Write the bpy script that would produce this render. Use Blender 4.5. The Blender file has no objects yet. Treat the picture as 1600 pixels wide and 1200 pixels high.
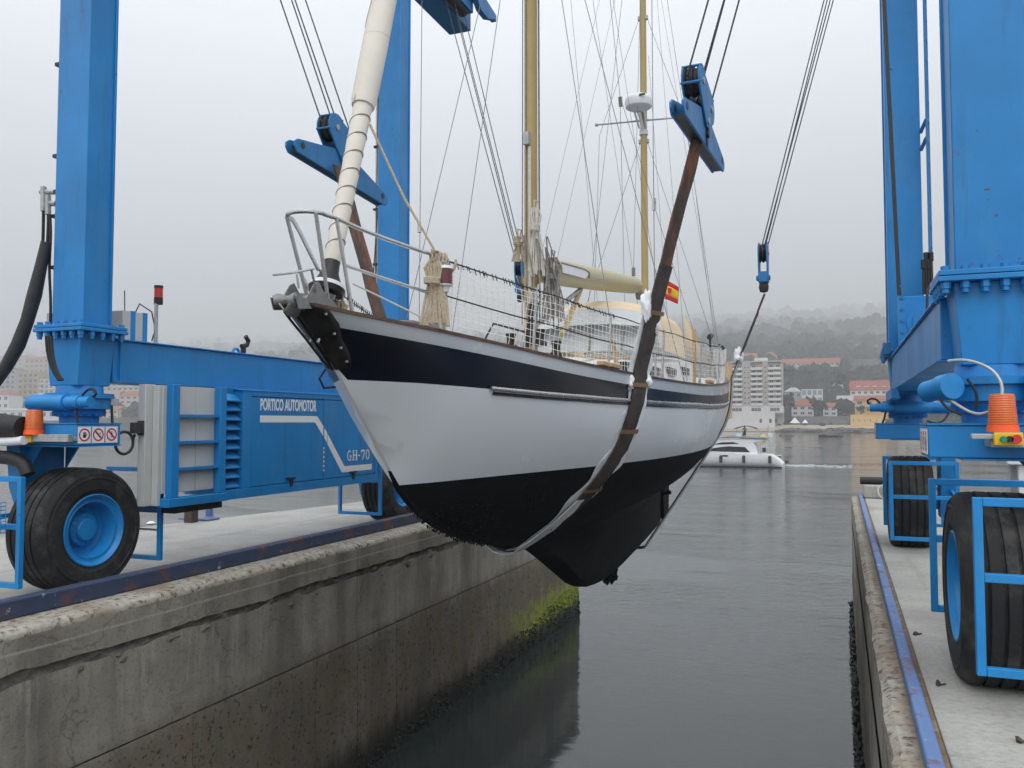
import bpy, bmesh, math, random
from math import sin, cos, pi, radians, sqrt, atan2
from mathutils import Vector, Matrix, noise
random.seed(7)
S = bpy.context.scene
COL = S.collection

# ------------------------------------------------------------------ camera
CAM_Z = 1.72
HAZE = .00058
YAW = radians(21.6); PITCH = math.atan(60/1294.)
cd = bpy.data.cameras.new('camera'); cam = bpy.data.objects.new('camera', cd); COL.objects.link(cam)
cd.sensor_width = 36.0; cd.lens = 36.0*1294/1600.; cd.clip_start = .05; cd.clip_end = 20000
cam.location = (0, 0, CAM_Z); cam.rotation_euler = (pi/2+PITCH, 0, YAW)
S.camera = cam

# ------------------------------------------------------------------ sky, sun, exposure
SUN_EL, SUN_AZ = radians(56), radians(150)      # soft high sun behind cloud, behind the camera
W = bpy.data.worlds.new('World'); S.world = W; W.use_nodes = True
nt = W.node_tree; N = nt.nodes; L = nt.links; N.clear()
wo = N.new('ShaderNodeOutputWorld'); bg = N.new('ShaderNodeBackground'); bg.inputs['Strength'].default_value = 0.1
sky = N.new('ShaderNodeTexSky'); sky.sky_type = 'NISHITA'; sky.sun_disc = False
sky.sun_elevation = SUN_EL; sky.sun_rotation = SUN_AZ
tc = N.new('ShaderNodeTexCoord'); sp = N.new('ShaderNodeSeparateXYZ'); L.new(tc.outputs['Generated'], sp.inputs[0])
mx = N.new('ShaderNodeMath'); mx.operation = 'MAXIMUM'; mx.inputs[1].default_value = 0; L.new(sp.outputs['Z'], mx.inputs[0])
rp = N.new('ShaderNodeValToRGB'); L.new(mx.outputs[0], rp.inputs[0])      # overcast sky: zenith about three times the horizon
el = rp.color_ramp.elements
el[0].position = 0; el[0].color = (.32, .332, .35, 1); el[1].position = 1; el[1].color = (1.50, 1.53, 1.58, 1)
for p_, c_ in ((.07, (.39, .405, .43)), (.20, (.74, .775, .835)), (.42, (1.18, 1.22, 1.29))):
    e_ = el.new(p_); e_.color = (*c_, 1)
nz = N.new('ShaderNodeTexNoise'); nz.inputs['Scale'].default_value = 2.2; nz.inputs['Detail'].default_value = 4; L.new(tc.outputs['Generated'], nz.inputs['Vector'])
mr = N.new('ShaderNodeMapRange'); mr.inputs['To Min'].default_value = 9.5; mr.inputs['To Max'].default_value = 10.5; L.new(nz.outputs['Fac'], mr.inputs['Value'])
vm = N.new('ShaderNodeVectorMath'); vm.operation = 'SCALE'; L.new(rp.outputs['Color'], vm.inputs[0]); L.new(mr.outputs[0], vm.inputs['Scale'])
hs = N.new('ShaderNodeHueSaturation'); hs.inputs['Saturation'].default_value = .25; hs.inputs['Value'].default_value = 1.2; L.new(sky.outputs[0], hs.inputs['Color'])
mxc = N.new('ShaderNodeMix'); mxc.data_type = 'RGBA'; mxc.inputs[0].default_value = .06
L.new(vm.outputs[0], mxc.inputs[6]); L.new(hs.outputs[0], mxc.inputs[7])
L.new(mxc.outputs[2], bg.inputs['Color']); L.new(bg.outputs[0], wo.inputs[0])
sl = bpy.data.lights.new('sun', 'SUN'); sun = bpy.data.objects.new('sun', sl); COL.objects.link(sun)
sl.energy = .7; sl.angle = radians(35); sl.color = (1, .97, .92)
sd = Vector((sin(SUN_AZ)*cos(SUN_EL), cos(SUN_AZ)*cos(SUN_EL), sin(SUN_EL)))
sun.rotation_euler = sd.to_track_quat('Z', 'Y').to_euler(); sun.location = (0, -5, 30)
S.view_settings.view_transform = 'Standard'; S.view_settings.look = 'None'; S.view_settings.gamma = 1
S.view_settings.use_curve_mapping = False; S.view_settings.exposure = 0.42
S.render.engine = 'CYCLES'
S.cycles.use_denoising = True
S.cycles.max_bounces = 8; S.cycles.diffuse_bounces = 3; S.cycles.glossy_bounces = 3
S.cycles.transmission_bounces = 4; S.cycles.volume_bounces = 3; S.cycles.transparent_max_bounces = 8
S.cycles.caustics_reflective = False; S.cycles.caustics_refractive = False

# ------------------------------------------------------------------ helpers: pixel of the photograph -> point of the place
F = 1294.
fw = Vector((-sin(YAW)*cos(PITCH), cos(YAW)*cos(PITCH), sin(PITCH)))
rt = Vector((cos(YAW), sin(YAW), 0)); upv = rt.cross(fw)
CP = Vector((0, 0, CAM_Z))
def ray(px, py): return fw + rt*((px-800)/F) + upv*((600-py)/F)
def atX(px, py, x): d = ray(px, py); return CP + d*(x/d.x)
def atY(px, py, y): d = ray(px, py); return CP + d*(y/d.y)
def atZ(px, py, z): d = ray(px, py); return CP + d*((z-CAM_Z)/d.z)

def interp(x, xs, ys):
    if x <= xs[0]: return ys[0]
    for i in range(1, len(xs)):
        if x <= xs[i]:
            t = (x-xs[i-1])/(xs[i]-xs[i-1]); return ys[i-1]+t*(ys[i]-ys[i-1])
    return ys[-1]

# ------------------------------------------------------------------ materials
M = {}
def newmat(name):
    m = bpy.data.materials.new(name); m.use_nodes = True; M[name] = m
    n = m.node_tree.nodes; b = n['Principled BSDF']
    return m, n, m.node_tree.links, b
def noise_node(n, l, scale, detail=6, rough=.6, vec=None, stretch=None, coord='Object'):
    if vec is None:
        t = n.new('ShaderNodeTexCoord'); vec = t.outputs[coord]
    if stretch:
        mp = n.new('ShaderNodeMapping'); mp.inputs['Scale'].default_value = stretch; l.new(vec, mp.inputs[0]); vec = mp.outputs[0]
    x = n.new('ShaderNodeTexNoise'); x.inputs['Scale'].default_value = scale; x.inputs['Detail'].default_value = detail; x.inputs['Roughness'].default_value = rough
    l.new(vec, x.inputs['Vector']); return x.outputs['Fac']
def ramp(n, l, fac, stops):
    r = n.new('ShaderNodeValToRGB'); l.new(fac, r.inputs[0]); e = r.color_ramp.elements
    while len(e) < len(stops): e.new(.5)
    for k, (p, c) in enumerate(stops):
        e[k].position = p; e[k].color = (c, c, c, 1) if isinstance(c, (int, float)) else (*c, 1)
    return r.outputs['Color']
def mixc(n, l, fac, a, b, mode='MIX'):
    x = n.new('ShaderNodeMix'); x.data_type = 'RGBA'; x.blend_type = mode
    for k, v in ((0, fac), (6, a), (7, b)):
        if hasattr(v, 'links') or hasattr(v, 'is_output'): l.new(v, x.inputs[k])
        else: x.inputs[k].default_value = v if k == 0 else (*v, 1)
    return x.outputs[2]
def bump(n, l, b, h, strength, dist=.01):
    x = n.new('ShaderNodeBump'); x.inputs['Strength'].default_value = strength; x.inputs['Distance'].default_value = dist
    l.new(h, x.inputs['Height']); l.new(x.outputs[0], b.inputs['Normal'])
def mat(name, col, rough=.5, metal=0, var=.12, scale=4, bmp=0, bscale=60, coat=0, dirt=None, spec=None, stretch=None, trans=0):
    m, n, l, b = newmat(name)
    f = noise_node(n, l, scale, stretch=stretch)
    lo = tuple(c*(1-var) for c in col); hi = tuple(min(1, c*(1+var)) for c in col)
    c = ramp(n, l, f, ((.3, lo), (.7, hi)))
    if dirt:
        g = noise_node(n, l, dirt[2], 8, .7, stretch=(dirt[3] if len(dirt) > 3 else None))
        gm = ramp(n, l, g, ((dirt[1], 0), (min(1, dirt[1]+.18), 1)))
        c = mixc(n, l, gm, c, dirt[0])
    l.new(c, b.inputs['Base Color'])
    rr = ramp(n, l, f, ((.2, max(0, rough-.08)), (.8, min(1, rough+.08)))); l.new(rr, b.inputs['Roughness'])
    b.inputs['Metallic'].default_value = metal; b.inputs['Coat Weight'].default_value = coat
    if spec is not None: b.inputs['Specular IOR Level'].default_value = spec
    if trans: b.inputs['Transmission Weight'].default_value = trans
    if bmp: bump(n, l, b, noise_node(n, l, bscale, 5), bmp)
    return m

def bluepaint(name, col, rough, sc=1.3):
    m, n, l, b = newmat(name)
    f = noise_node(n, l, sc, 6); c = ramp(n, l, f, ((.3, tuple(q*.88 for q in col)), (.7, tuple(min(1, q*1.12) for q in col))))
    fade = noise_node(n, l, 2.4, 8, .7, stretch=(1, 1, .3)); c = mixc(n, l, ramp(n, l, fade, ((.54, 0), (.70, .45))), c, (.07, .25, .47))
    grime = noise_node(n, l, 1.0, 8, .72, stretch=(7, 7, .8)); c = mixc(n, l, ramp(n, l, grime, ((.56, 0), (.72, .5))), c, (.02, .07, .16))
    chip = noise_node(n, l, 16, 5, .6); reg = noise_node(n, l, 1.7, 4, .6)
    x = n.new('ShaderNodeMath'); x.operation = 'MULTIPLY'; l.new(ramp(n, l, chip, ((.665, 0), (.685, 1))), x.inputs[0]); l.new(ramp(n, l, reg, ((.5, 0), (.62, 1))), x.inputs[1])
    c = mixc(n, l, x.outputs[0], c, (.10, .045, .025))
    l.new(c, b.inputs['Base Color']); l.new(ramp(n, l, fade, ((.3, rough-.06), (.75, rough+.22))), b.inputs['Roughness']); bump(n, l, b, noise_node(n, l, 9, 5), .06)
bluepaint('blue', (.007, .205, .52), .36)
bluepaint('blue_bright', (.008, .225, .56), .40, 4)
bluepaint('blue_hook', (.010, .155, .39), .42, 4)
mat('tyre', (.012, .0125, .013), .8, var=.35, scale=5, bmp=.3, bscale=70, dirt=((.065, .061, .055), .50, 4))
mat('black', (.012, .012, .013), .5, var=.25, scale=8)
mat('sheath', (.035, .036, .04), .65, var=.3, scale=9, bmp=.5, bscale=18)
mat('rubber', (.010, .010, .011), .6, var=.3, scale=20)
mat('cable', (.05, .052, .055), .5, .4, var=.3, scale=30)
mat('wire', (.22, .23, .24), .45, .5, var=.2, scale=20)
mat('stainless', (.50, .50, .50), .28, .95, var=.12, scale=7)
mat('roller_grey', (.24, .24, .23), .45, .4, var=.25, scale=12, dirt=((.12, .10, .08), .58, 9)); mat('galv', (.42, .43, .43), .5, .6, var=.2, scale=14)
mat('pipe_steel', (.50, .48, .44), .4, .7, var=.2, scale=14)
mat('cabinet', (.52, .535, .52), .55, var=.05, scale=3, dirt=((.3, .31, .29), .68, 3, (1, 1, .3)))
mat('paint_white', (.78, .79, .80), .5, var=.04, scale=6)
mat('white_plastic', (.74, .75, .76), .4, var=.05, scale=8)
mat('deck_white', (.70, .71, .71), .5, var=.06, scale=6)
mat('hull_white', (.79, .82, .855), .24, var=.025, scale=1.2, dirt=((.60, .605, .58), .62, 1.6, (2.5, 2.5, .5)))
mat('hull_navy', (.0045, .008, .018), .24, var=.3, scale=2, dirt=((.012, .016, .026), .60, 2, (3, 3, .6)))
mat('hull_grey', (.50, .53, .56), .25, var=.04, scale=2, coat=.2)
mat('antifoul', (.006, .0066, .0075), .72, var=.5, scale=3, bmp=.25, bscale=22, dirt=((.026, .023, .021), .56, 3.5, (1.5, 1.5, 3)), spec=.2)
mat('fouling', (.010, .009, .008), .9, var=.5, scale=25, bmp=.8, bscale=50, dirt=((.05, .022, .014), .62, 9), spec=.2)
mat('varnish', (.10, .048, .028), .35, var=.35, scale=5, stretch=(8, 1, 8))
mat('pale_wood', (.50, .31, .16), .55, var=.2, scale=6, stretch=(6, 6, 1))
mat('spar', (.46, .335, .135), .42, var=.10, scale=2.5, dirt=((.30, .22, .10), .66, 5, (1, 1, .25)))
mat('boom', (.46, .41, .24), .45, var=.05, scale=3)
mat('sailcover', (.71, .67, .59), .8, var=.06, scale=5, bmp=.25, bscale=26, dirt=((.50, .45, .37), .66, 6))
mat('seam', (.28, .26, .23), .8)
mat('canvas', (.74, .58, .39), .8, var=.06, scale=4, bmp=.12, bscale=30)
mat('clearvinyl', (.55, .57, .58), .15, var=.05, scale=4)
mat('rope', (.50, .42, .30), .85, var=.22, scale=60, bmp=.6, bscale=220)
mat('rope_white', (.66, .63, .56), .85, var=.15, scale=50, bmp=.5, bscale=200)
mat('rope_grey', (.25, .235, .215), .85, var=.5, scale=45, bmp=.5, bscale=200)
mat('net', (.72, .70, .64), .8, var=.1, scale=20)
mat('dark_bronze', (.035, .033, .03), .35, .5, var=.5, scale=8, dirt=((.09, .08, .06), .6, 6))
mat('red_lens', (.10, .012, .015), .2, coat=.5)
mat('red', (.55, .03, .03), .5); mat('yellow', (.80, .50, .02), .5); mat('flag_red', (.62, .03, .05), .8); mat('flag_yellow', (.85, .55, .03), .8)
mat('sign_red', (.50, .012, .025), .5); mat('green_button', (.01, .25, .12), .4)
mat('beacon_base', (.85, .10, .015), .4)
m, n, l, b = newmat('beacon_lens'); b.inputs['Base Color'].default_value = (.95, .17, .01, 1); b.inputs['Roughness'].default_value = .18
b.inputs['Transmission Weight'].default_value = .35; b.inputs['Coat Weight'].default_value = .4
wv = n.new('ShaderNodeTexWave'); wv.inputs['Scale'].default_value = 22; wv.bands_direction = 'Z'
tcx = n.new('ShaderNodeTexCoord'); l.new(tcx.outputs['Object'], wv.inputs['Vector']); bump(n, l, b, wv.outputs['Fac'], .4, .006)
mat('dark_glass', (.02, .023, .027), .1, var=.2, scale=1)
mat('sling', (.075, .052, .040), .85, var=.4, scale=9, bmp=.5, bscale=70, dirt=((.30, .10, .040), .50, 3.0, (2, 2, .7)))
mat('sling_dark', (.055, .045, .039), .85, var=.45, scale=9, bmp=.5, bscale=70, dirt=((.085, .05, .036), .60, 4))
mat('sleeve', (.82, .84, .86), .42, var=.12, scale=7, bmp=.8, bscale=16)
mat('tape', (.22, .125, .065), .5, var=.2, scale=12)
mat('rock', (.085, .075, .062), .9, var=.5, scale=.35, bmp=.6, bscale=2)
mat('sand', (.42, .36, .28), .95, var=.12, scale=.05)
mat('stonewall', (.16, .155, .145), .9, var=.4, scale=.6)
mat('roof_red', (.29, .085, .048), .85, var=.25, scale=.8)
mat('w_white', (.70, .70, .69), .85, var=.05, scale=.3); mat('w_beige', (.52, .47, .39), .85, var=.07, scale=.3)
mat('w_tower', (.47, .43, .37), .85, var=.06, scale=.2); mat('w_orange', (.66, .36, .11), .85, var=.07, scale=.3)
mat('w_yellow', (.70, .46, .16), .85, var=.05, scale=.3); mat('w_tan', (.40, .31, .21), .85, var=.08, scale=.3); mat('w_grey', (.36, .36, .36), .85, var=.1, scale=.3)
mat('w_glass', (.22, .28, .31), .2, var=.15, scale=.4)
mat('window', (.03, .034, .04), .25, var=.3, scale=.5)
mat('tent', (.8, .8, .8), .8)
mat('buoy', (.75, .45, .03), .5)
mat('skin', (.45, .27, .19), .6); mat('shirt', (.7, .72, .74), .8); mat('dark_cloth', (.03, .035, .05), .8)

# terrain and forest
m, n, l, b = newmat('hillside'); b.inputs['Roughness'].default_value = 1; b.inputs['Specular IOR Level'].default_value = .1
c = ramp(n, l, noise_node(n, l, .03, 8, .7), ((.35, (.020, .027, .018)), (.55, (.05, .055, .035)), (.7, (.12, .11, .08)))); l.new(c, b.inputs['Base Color'])
m, n, l, b = newmat('foliage'); b.inputs['Roughness'].default_value = 1; b.inputs['Specular IOR Level'].default_value = .1
c = ramp(n, l, noise_node(n, l, .06, 6, .7), ((.3, (.012, .019, .012)), (.6, (.030, .042, .024)), (.8, (.055, .065, .034)))); l.new(c, b.inputs['Base Color'])
mat('bark', (.07, .05, .04), .9)

# concrete of the quay tops
m, n, l, b = newmat('slab')
f1 = noise_node(n, l, .9, 8, .65); f2 = noise_node(n, l, 22, 6, .7); f3 = noise_node(n, l, .35, 5, .6)
c = ramp(n, l, f1, ((.25, (.29, .285, .26)), (.5, (.39, .385, .355)), (.75, (.45, .44, .40))))
c = mixc(n, l, ramp(n, l, f3, ((.50, 0), (.66, .8))), c, (.20, .195, .175))
f4 = noise_node(n, l, 1.6, 7, .75); c = mixc(n, l, ramp(n, l, f4, ((.62, 0), (.70, .6))), c, (.12, .115, .10))
f5 = noise_node(n, l, 1.0, 5, .6, stretch=(6, .25, 1)); c = mixc(n, l, ramp(n, l, f5, ((.56, 0), (.70, .45))), c, (.17, .165, .15))
c = mixc(n, l, ramp(n, l, f2, ((.35, .5), (.55, 0))), c, (.22, .215, .20), 'MIX')
l.new(c, b.inputs['Base Color']); b.inputs['Roughness'].default_value = .88; bump(n, l, b, f2, .35, .006)

# concrete of the quay walls: bands of weathering by height, run-off streaks, algae near the water
def wallmat(name, flip):
    m, n, l, b = newmat(name)
    tcn = n.new('ShaderNodeTexCoord'); v = tcn.outputs['Object']
    sx = n.new('ShaderNodeSeparateXYZ'); l.new(v, sx.inputs[0])
    big = noise_node(n, l, .55, 8, .65, v); fine = noise_node(n, l, 28, 6, .7, v)
    streak = noise_node(n, l, 1.0, 7, .7, v, (3.4, 3.4, .28)); streak2 = noise_node(n, l, 1.0, 5, .6, v, (1.1, 1.1, .22))
    def mth(op, a, bb):
        x = n.new('ShaderNodeMath'); x.operation = op
        for k, q in ((0, a), (1, bb)):
            if hasattr(q, 'is_output'): l.new(q, x.inputs[k])
            else: x.inputs[k].default_value = q
        return x.outputs[0]
    zj = mth('ADD', sx.outputs['Z'], mth('MULTIPLY', mth('SUBTRACT', big, .5), .7))
    zj2 = mth('ADD', sx.outputs['Z'], mth('MULTIPLY', mth('SUBTRACT', streak, .5), .9))
    def band(src, lo, hi):
        r = n.new('ShaderNodeMapRange'); r.interpolation_type = 'SMOOTHSTEP'
        r.inputs['From Min'].default_value = lo; r.inputs['From Max'].default_value = hi; l.new(src, r.inputs['Value']); return r.outputs[0]
    c = ramp(n, l, big, ((.25, (.20, .19, .155)), (.5, (.33, .31, .26)), (.75, (.44, .415, .345))))
    c = mixc(n, l, ramp(n, l, streak2, ((.38, .70), (.56, 0))), c, (.115, .11, .093))
    blot = noise_node(n, l, 1.7, 9, .72, v)
    c = mixc(n, l, ramp(n, l, blot, ((.52, 0), (.62, .55))), c, (.15, .14, .115))
    crk = n.new('ShaderNodeTexVoronoi'); crk.feature = 'DISTANCE_TO_EDGE'; crk.inputs['Scale'].default_value = .55
    wob = n.new('ShaderNodeVectorMath'); wob.operation = 'ADD'; l.new(v, wob.inputs[0]); wn_ = n.new('ShaderNodeTexNoise'); wn_.inputs['Scale'].default_value = 2.5; wn_.inputs['Detail'].default_value = 6; l.new(v, wn_.inputs['Vector']); l.new(wn_.outputs['Color'], wob.inputs[1]); l.new(wob.outputs[0], crk.inputs['Vector'])
    c = mixc(n, l, ramp(n, l, crk.outputs['Distance'], ((.003, .45), (.008, 0))), c, (.08, .075, .065))
    ln = mth('MULTIPLY', band(mth('ADD', sx.outputs['Z'], mth('MULTIPLY', mth('SUBTRACT', blot, .5), .05)), -.215, -.20), mth('SUBTRACT', 1.0, band(mth('ADD', sx.outputs['Z'], mth('MULTIPLY', mth('SUBTRACT', blot, .5), .05)), -.195, -.18)))
    c = mixc(n, l, mth('MULTIPLY', ln, .6), c, (.46, .44, .38))
    st = mth('MULTIPLY', ramp(n, l, streak, ((.54, 0), (.70, 1))), mth('MULTIPLY', band(zj, -1.5, -.9), band(sx.outputs['Z'], -.25, -.5)))
    c = mixc(n, l, mth('MULTIPLY', st, .65), c, (.50, .48, .42))
    wet = mth('SUBTRACT', 1.0, band(mth('ADD', sx.outputs['Z'], mth('MULTIPLY', mth('SUBTRACT', big, .5), .35)), -1.55, -1.15))
    c = mixc(n, l, mth('MULTIPLY', wet, .55), c, (.085, .068, .046))
    brown = mth('MULTIPLY', wet, ramp(n, l, noise_node(n, l, 2.3, 8, .7, v), ((.45, 0), (.65, .8))))
    c = mixc(n, l, brown, c, (.17, .125, .075))
    spk = mth('MULTIPLY', ramp(n, l, noise_node(n, l, 17, 3, .5, v), ((.60, 0), (.66, .8))), wet)
    c = mixc(n, l, spk, c, (.03, .026, .02))
    low = mth('SUBTRACT', 1.0, band(zj2, -3.0, -2.55))
    c = mixc(n, l, mth('MULTIPLY', low, .9), c, (.013, .015, .010))
    if not flip:   # bright green algae on the sea end of the wall
        g = mth('MULTIPLY', band(mth('ADD', sx.outputs['Y'], mth('MULTIPLY', big, 3.0)), 16.5, 19.0), mth('MULTIPLY', band(zj2, -3.0, -2.6), mth('SUBTRACT', 1.0, band(zj2, -2.35, -2.1))))
        g = mth('MULTIPLY', g, ramp(n, l, noise_node(n, l, 6, 8, .75, v), ((.40, 0), (.55, 1))))
        c = mixc(n, l, g, c, (.26, .31, .02))
    c = mixc(n, l, ramp(n, l, fine, ((.30, .55), (.46, 0))), c, (.05, .047, .04))
    l.new(c, b.inputs['Base Color']); b.inputs['Roughness'].default_value = .85
    h = mth('ADD', mth('MULTIPLY', fine, .5), noise_node(n, l, 5, 8, .7, v))
    bump(n, l, b, h, .55, .02)
wallmat('wall_basin', False); wallmat('wall_right', True)
for nm_, rust in (('ledge', 0), ('ledge_rust', 1)):
    m, n, l, b = newmat(nm_)
    f1 = noise_node(n, l, 14, 8, .75); f2 = noise_node(n, l, 2, 6); f3 = noise_node(n, l, 5, 7, .7)
    c = ramp(n, l, f1, ((.40, (.06, .055, .047)), (.47, (.33, .315, .27)), (.7, (.47, .455, .40))))
    c = mixc(n, l, ramp(n, l, f2, ((.46, 0), (.66, .65))), c, (.20, .13, .075))
    if rust:
        tcn = n.new('ShaderNodeTexCoord'); sx = n.new('ShaderNodeSeparateXYZ'); l.new(tcn.outputs['Object'], sx.inputs[0])
        q = n.new('ShaderNodeMath'); q.operation = 'MULTIPLY_ADD'; q.inputs[1].default_value = .30; l.new(f3, q.inputs[0]); l.new(sx.outputs['X'], q.inputs[2])
        c = mixc(n, l, ramp(n, l, q.outputs[0], ((.42, 0), (.56, .85))), c, (.17, .10, .05))
        c = mixc(n, l, ramp(n, l, f3, ((.5, 0), (.66, .5))), c, (.40, .34, .24))
    l.new(c, b.inputs['Base Color']); b.inputs['Roughness'].default_value = .9
    bump(n, l, b, f1, .6, .012)
mat('rubble', (.14, .132, .115), .95, var=.5, scale=7, bmp=1, bscale=25)
def railmat(name, base, top):
    m, n, l, b = newmat(name)
    f1 = noise_node(n, l, 3, 9, .72); f2 = noise_node(n, l, 9, 8, .75); f3 = noise_node(n, l, 1.5, 5)
    c = ramp(n, l, f3, ((.3, base), (.7, top)))
    c = mixc(n, l, ramp(n, l, f1, ((.52, 0), (.62, .9))), c, (.15, .055, .024))
    c = mixc(n, l, ramp(n, l, f2, ((.62, 0), (.66, .8))), c, (.50, .51, .53))
    l.new(c, b.inputs['Base Color']); b.inputs['Roughness'].default_value = .6; bump(n, l, b, f2, .5, .006)
railmat('rail_dark', (.024, .040, .085), (.042, .066, .135)); railmat('rail_blue', (.085, .155, .34), (.13, .22, .43))
mat('weed', (.008, .010, .007), .6, var=.6, scale=9, bmp=.5, bscale=30)
mat('weed_green', (.20, .25, .025), .8, var=.5, scale=12)

# water
m, n, l, b = newmat('water')
b.inputs['Base Color'].default_value = (.024, .032, .032, 1); b.inputs['Roughness'].default_value = .04; b.inputs['IOR'].default_value = 1.52
tcw = n.new('ShaderNodeTexCoord'); v = tcw.outputs['Object']
w1 = noise_node(n, l, 1.0, 5, .55, v, (1.6, 3.4, 1)); w2 = noise_node(n, l, 1.0, 4, .5, v, (.25, .6, 1)); patch = noise_node(n, l, 1.0, 3, .5, v, (.05, .09, 1))
sx = n.new('ShaderNodeSeparateXYZ'); l.new(v, sx.inputs[0])
calm = n.new('ShaderNodeMapRange'); calm.interpolation_type = 'SMOOTHSTEP'; l.new(sx.outputs['Y'], calm.inputs['Value'])
for k, q in (('From Min', 14), ('From Max', 24), ('To Min', .16), ('To Max', 1)): calm.inputs[k].default_value = q
pr = ramp(n, l, patch, ((.38, .12), (.62, 1)))
mm = n.new('ShaderNodeMath'); mm.operation = 'MULTIPLY'; l.new(calm.outputs[0], mm.inputs[0]); l.new(pr, mm.inputs[1])
hh = n.new('ShaderNodeMath'); hh.operation = 'MULTIPLY_ADD'; l.new(w2, hh.inputs[0]); hh.inputs[1].default_value = 1.5; l.new(w1, hh.inputs[2])
h2 = n.new('ShaderNodeMath'); h2.operation = 'MULTIPLY'; l.new(hh.outputs[0], h2.inputs[0]); l.new(mm.outputs[0], h2.inputs[1])
bump(n, l, b, h2.outputs[0], .55, .10)

# ------------------------------------------------------------------ mesh builder
ORG = {}
class MB:
    def __init__(s): s.v = []; s.f = []; s.m = []; s.mi = 0
    def add(s, vs, fs):
        o = len(s.v); s.v += [Vector(p) for p in vs]
        for f in fs: s.f.append(tuple(i+o for i in f)); s.m.append(s.mi)
        return s
    def box(s, x0, x1, y0, y1, z0, z1):
        return s.add([(x0,y0,z0),(x1,y0,z0),(x1,y1,z0),(x0,y1,z0),(x0,y0,z1),(x1,y0,z1),(x1,y1,z1),(x0,y1,z1)],
                     [(0,3,2,1),(4,5,6,7),(0,1,5,4),(1,2,6,5),(2,3,7,6),(3,0,4,7)])
    def taper(s, a, za, b, zb):      # a, b = (x0,x1,y0,y1) at za, zb
        q = lambda r, z: [(r[0],r[2],z),(r[1],r[2],z),(r[1],r[3],z),(r[0],r[3],z)]
        return s.add(q(a, za)+q(b, zb), [(0,3,2,1),(4,5,6,7),(0,1,5,4),(1,2,6,5),(2,3,7,6),(3,0,4,7)])
    def prism(s, poly, axis, a, b):  # polygon in the two other axes, extruded along axis from a to b
        n_ = len(poly)
        def P(u, w, t): return {'x': (t,u,w), 'y': (u,t,w), 'z': (u,w,t)}[axis]
        vs = [P(u,w,a) for u,w in poly]+[P(u,w,b) for u,w in poly]
        fs = [tuple(range(n_))[::-1], tuple(range(n_, 2*n_))]+[(i,(i+1)%n_,(i+1)%n_+n_,i+n_) for i in range(n_)]
        return s.add(vs, fs)
    def tube(s, pts, r, seg=8, cap=True, closed=False):
        pts = [Vector(p) for p in pts]; n_ = len(pts)
        rr = r if isinstance(r, (list, tuple)) else [r]*n_
        prev = None; vs = []
        for i, p in enumerate(pts):
            if closed: t = pts[(i+1) % n_]-pts[i-1]
            else: t = pts[min(i+1, n_-1)]-pts[max(i-1, 0)]
            t = t.normalized() if t.length > 1e-9 else Vector((0,0,1))
            if prev is None: prev = Vector((0,0,1)) if abs(t.z) < .9 else Vector((1,0,0))
            a = (prev-t*prev.dot(t))
            a = a.normalized() if a.length > 1e-6 else t.orthogonal().normalized()
            b_ = t.cross(a); prev = a
            vs += [p+(a*cos(2*pi*k/seg)+b_*sin(2*pi*k/seg))*rr[i] for k in range(seg)]
        fs = []
        for i in range(n_ if closed else n_-1):
            j = (i+1) % n_
            fs += [(i*seg+k, i*seg+(k+1)%seg, j*seg+(k+1)%seg, j*seg+k) for k in range(seg)]
        if cap and not closed: fs += [tuple(range(seg))[::-1], tuple(range((n_-1)*seg, n_*seg))]
        return s.add(vs, fs)
    def bar(s, a, b, w, h=None):     # rectangular bar from a to b
        h = h or w; a = Vector(a); b = Vector(b); t = (b-a).normalized()
        u = t.cross(Vector((0,0,1))); u = u.normalized() if u.length > 1e-3 else Vector((1,0,0)); w_ = u.cross(t)
        vs = [p+u*(sx_*w/2)+w_*(sy_*h/2) for p in (a, b) for sx_, sy_ in ((-1,-1),(1,-1),(1,1),(-1,1))]
        return s.add(vs, [(0,1,2,3)[::-1],(4,5,6,7),(0,1,5,4),(1,2,6,5),(2,3,7,6),(3,0,4,7)])
    def lathe(s, prof, c, axis='x', seg=40, cap=True):   # prof = (offset along axis, radius)
        c = Vector(c); vs = []; n_ = len(prof)
        for o, r in prof:
            for k in range(seg):
                a = 2*pi*k/seg; u, w = r*cos(a), r*sin(a)
                vs.append(c+Vector({'x': (o,u,w), 'y': (w,o,u), 'z': (u,w,o)}[axis]))
        fs = [(i*seg+k, i*seg+(k+1)%seg, (i+1)*seg+(k+1)%seg, (i+1)*seg+k) for i in range(n_-1) for k in range(seg)]
        if cap: fs += [tuple(range(seg))[::-1], tuple(range((n_-1)*seg, n_*seg))]
        return s.add(vs, fs)
    def grid(s, rows, closed=False):
        nr, nc = len(rows), len(rows[0]); vs = [p for r in rows for p in r]; fs = []
        for i in range(nr-1):
            for j in range(nc if closed else nc-1):
                k = (j+1) % nc; fs.append((i*nc+j, i*nc+k, (i+1)*nc+k, (i+1)*nc+j))
        return s.add(vs, fs)
    def mesh(s, name, mats, off=Vector(), smooth=True, angle=35):
        me = bpy.data.meshes.new(name); me.from_pydata([p-off for p in s.v], [], s.f)
        for q in (mats if isinstance(mats, (list, tuple)) else [mats]): me.materials.append(M[q])
        me.polygons.foreach_set('material_index', s.m)
        bm = bmesh.new(); bm.from_mesh(me); bmesh.ops.dissolve_degenerate(bm, dist=1e-5, edges=bm.edges)
        bmesh.ops.recalc_face_normals(bm, faces=bm.faces); bm.to_mesh(me); bm.free()
        if smooth: me.shade_smooth(); me.set_sharp_from_angle(angle=radians(angle))
        return me
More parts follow.
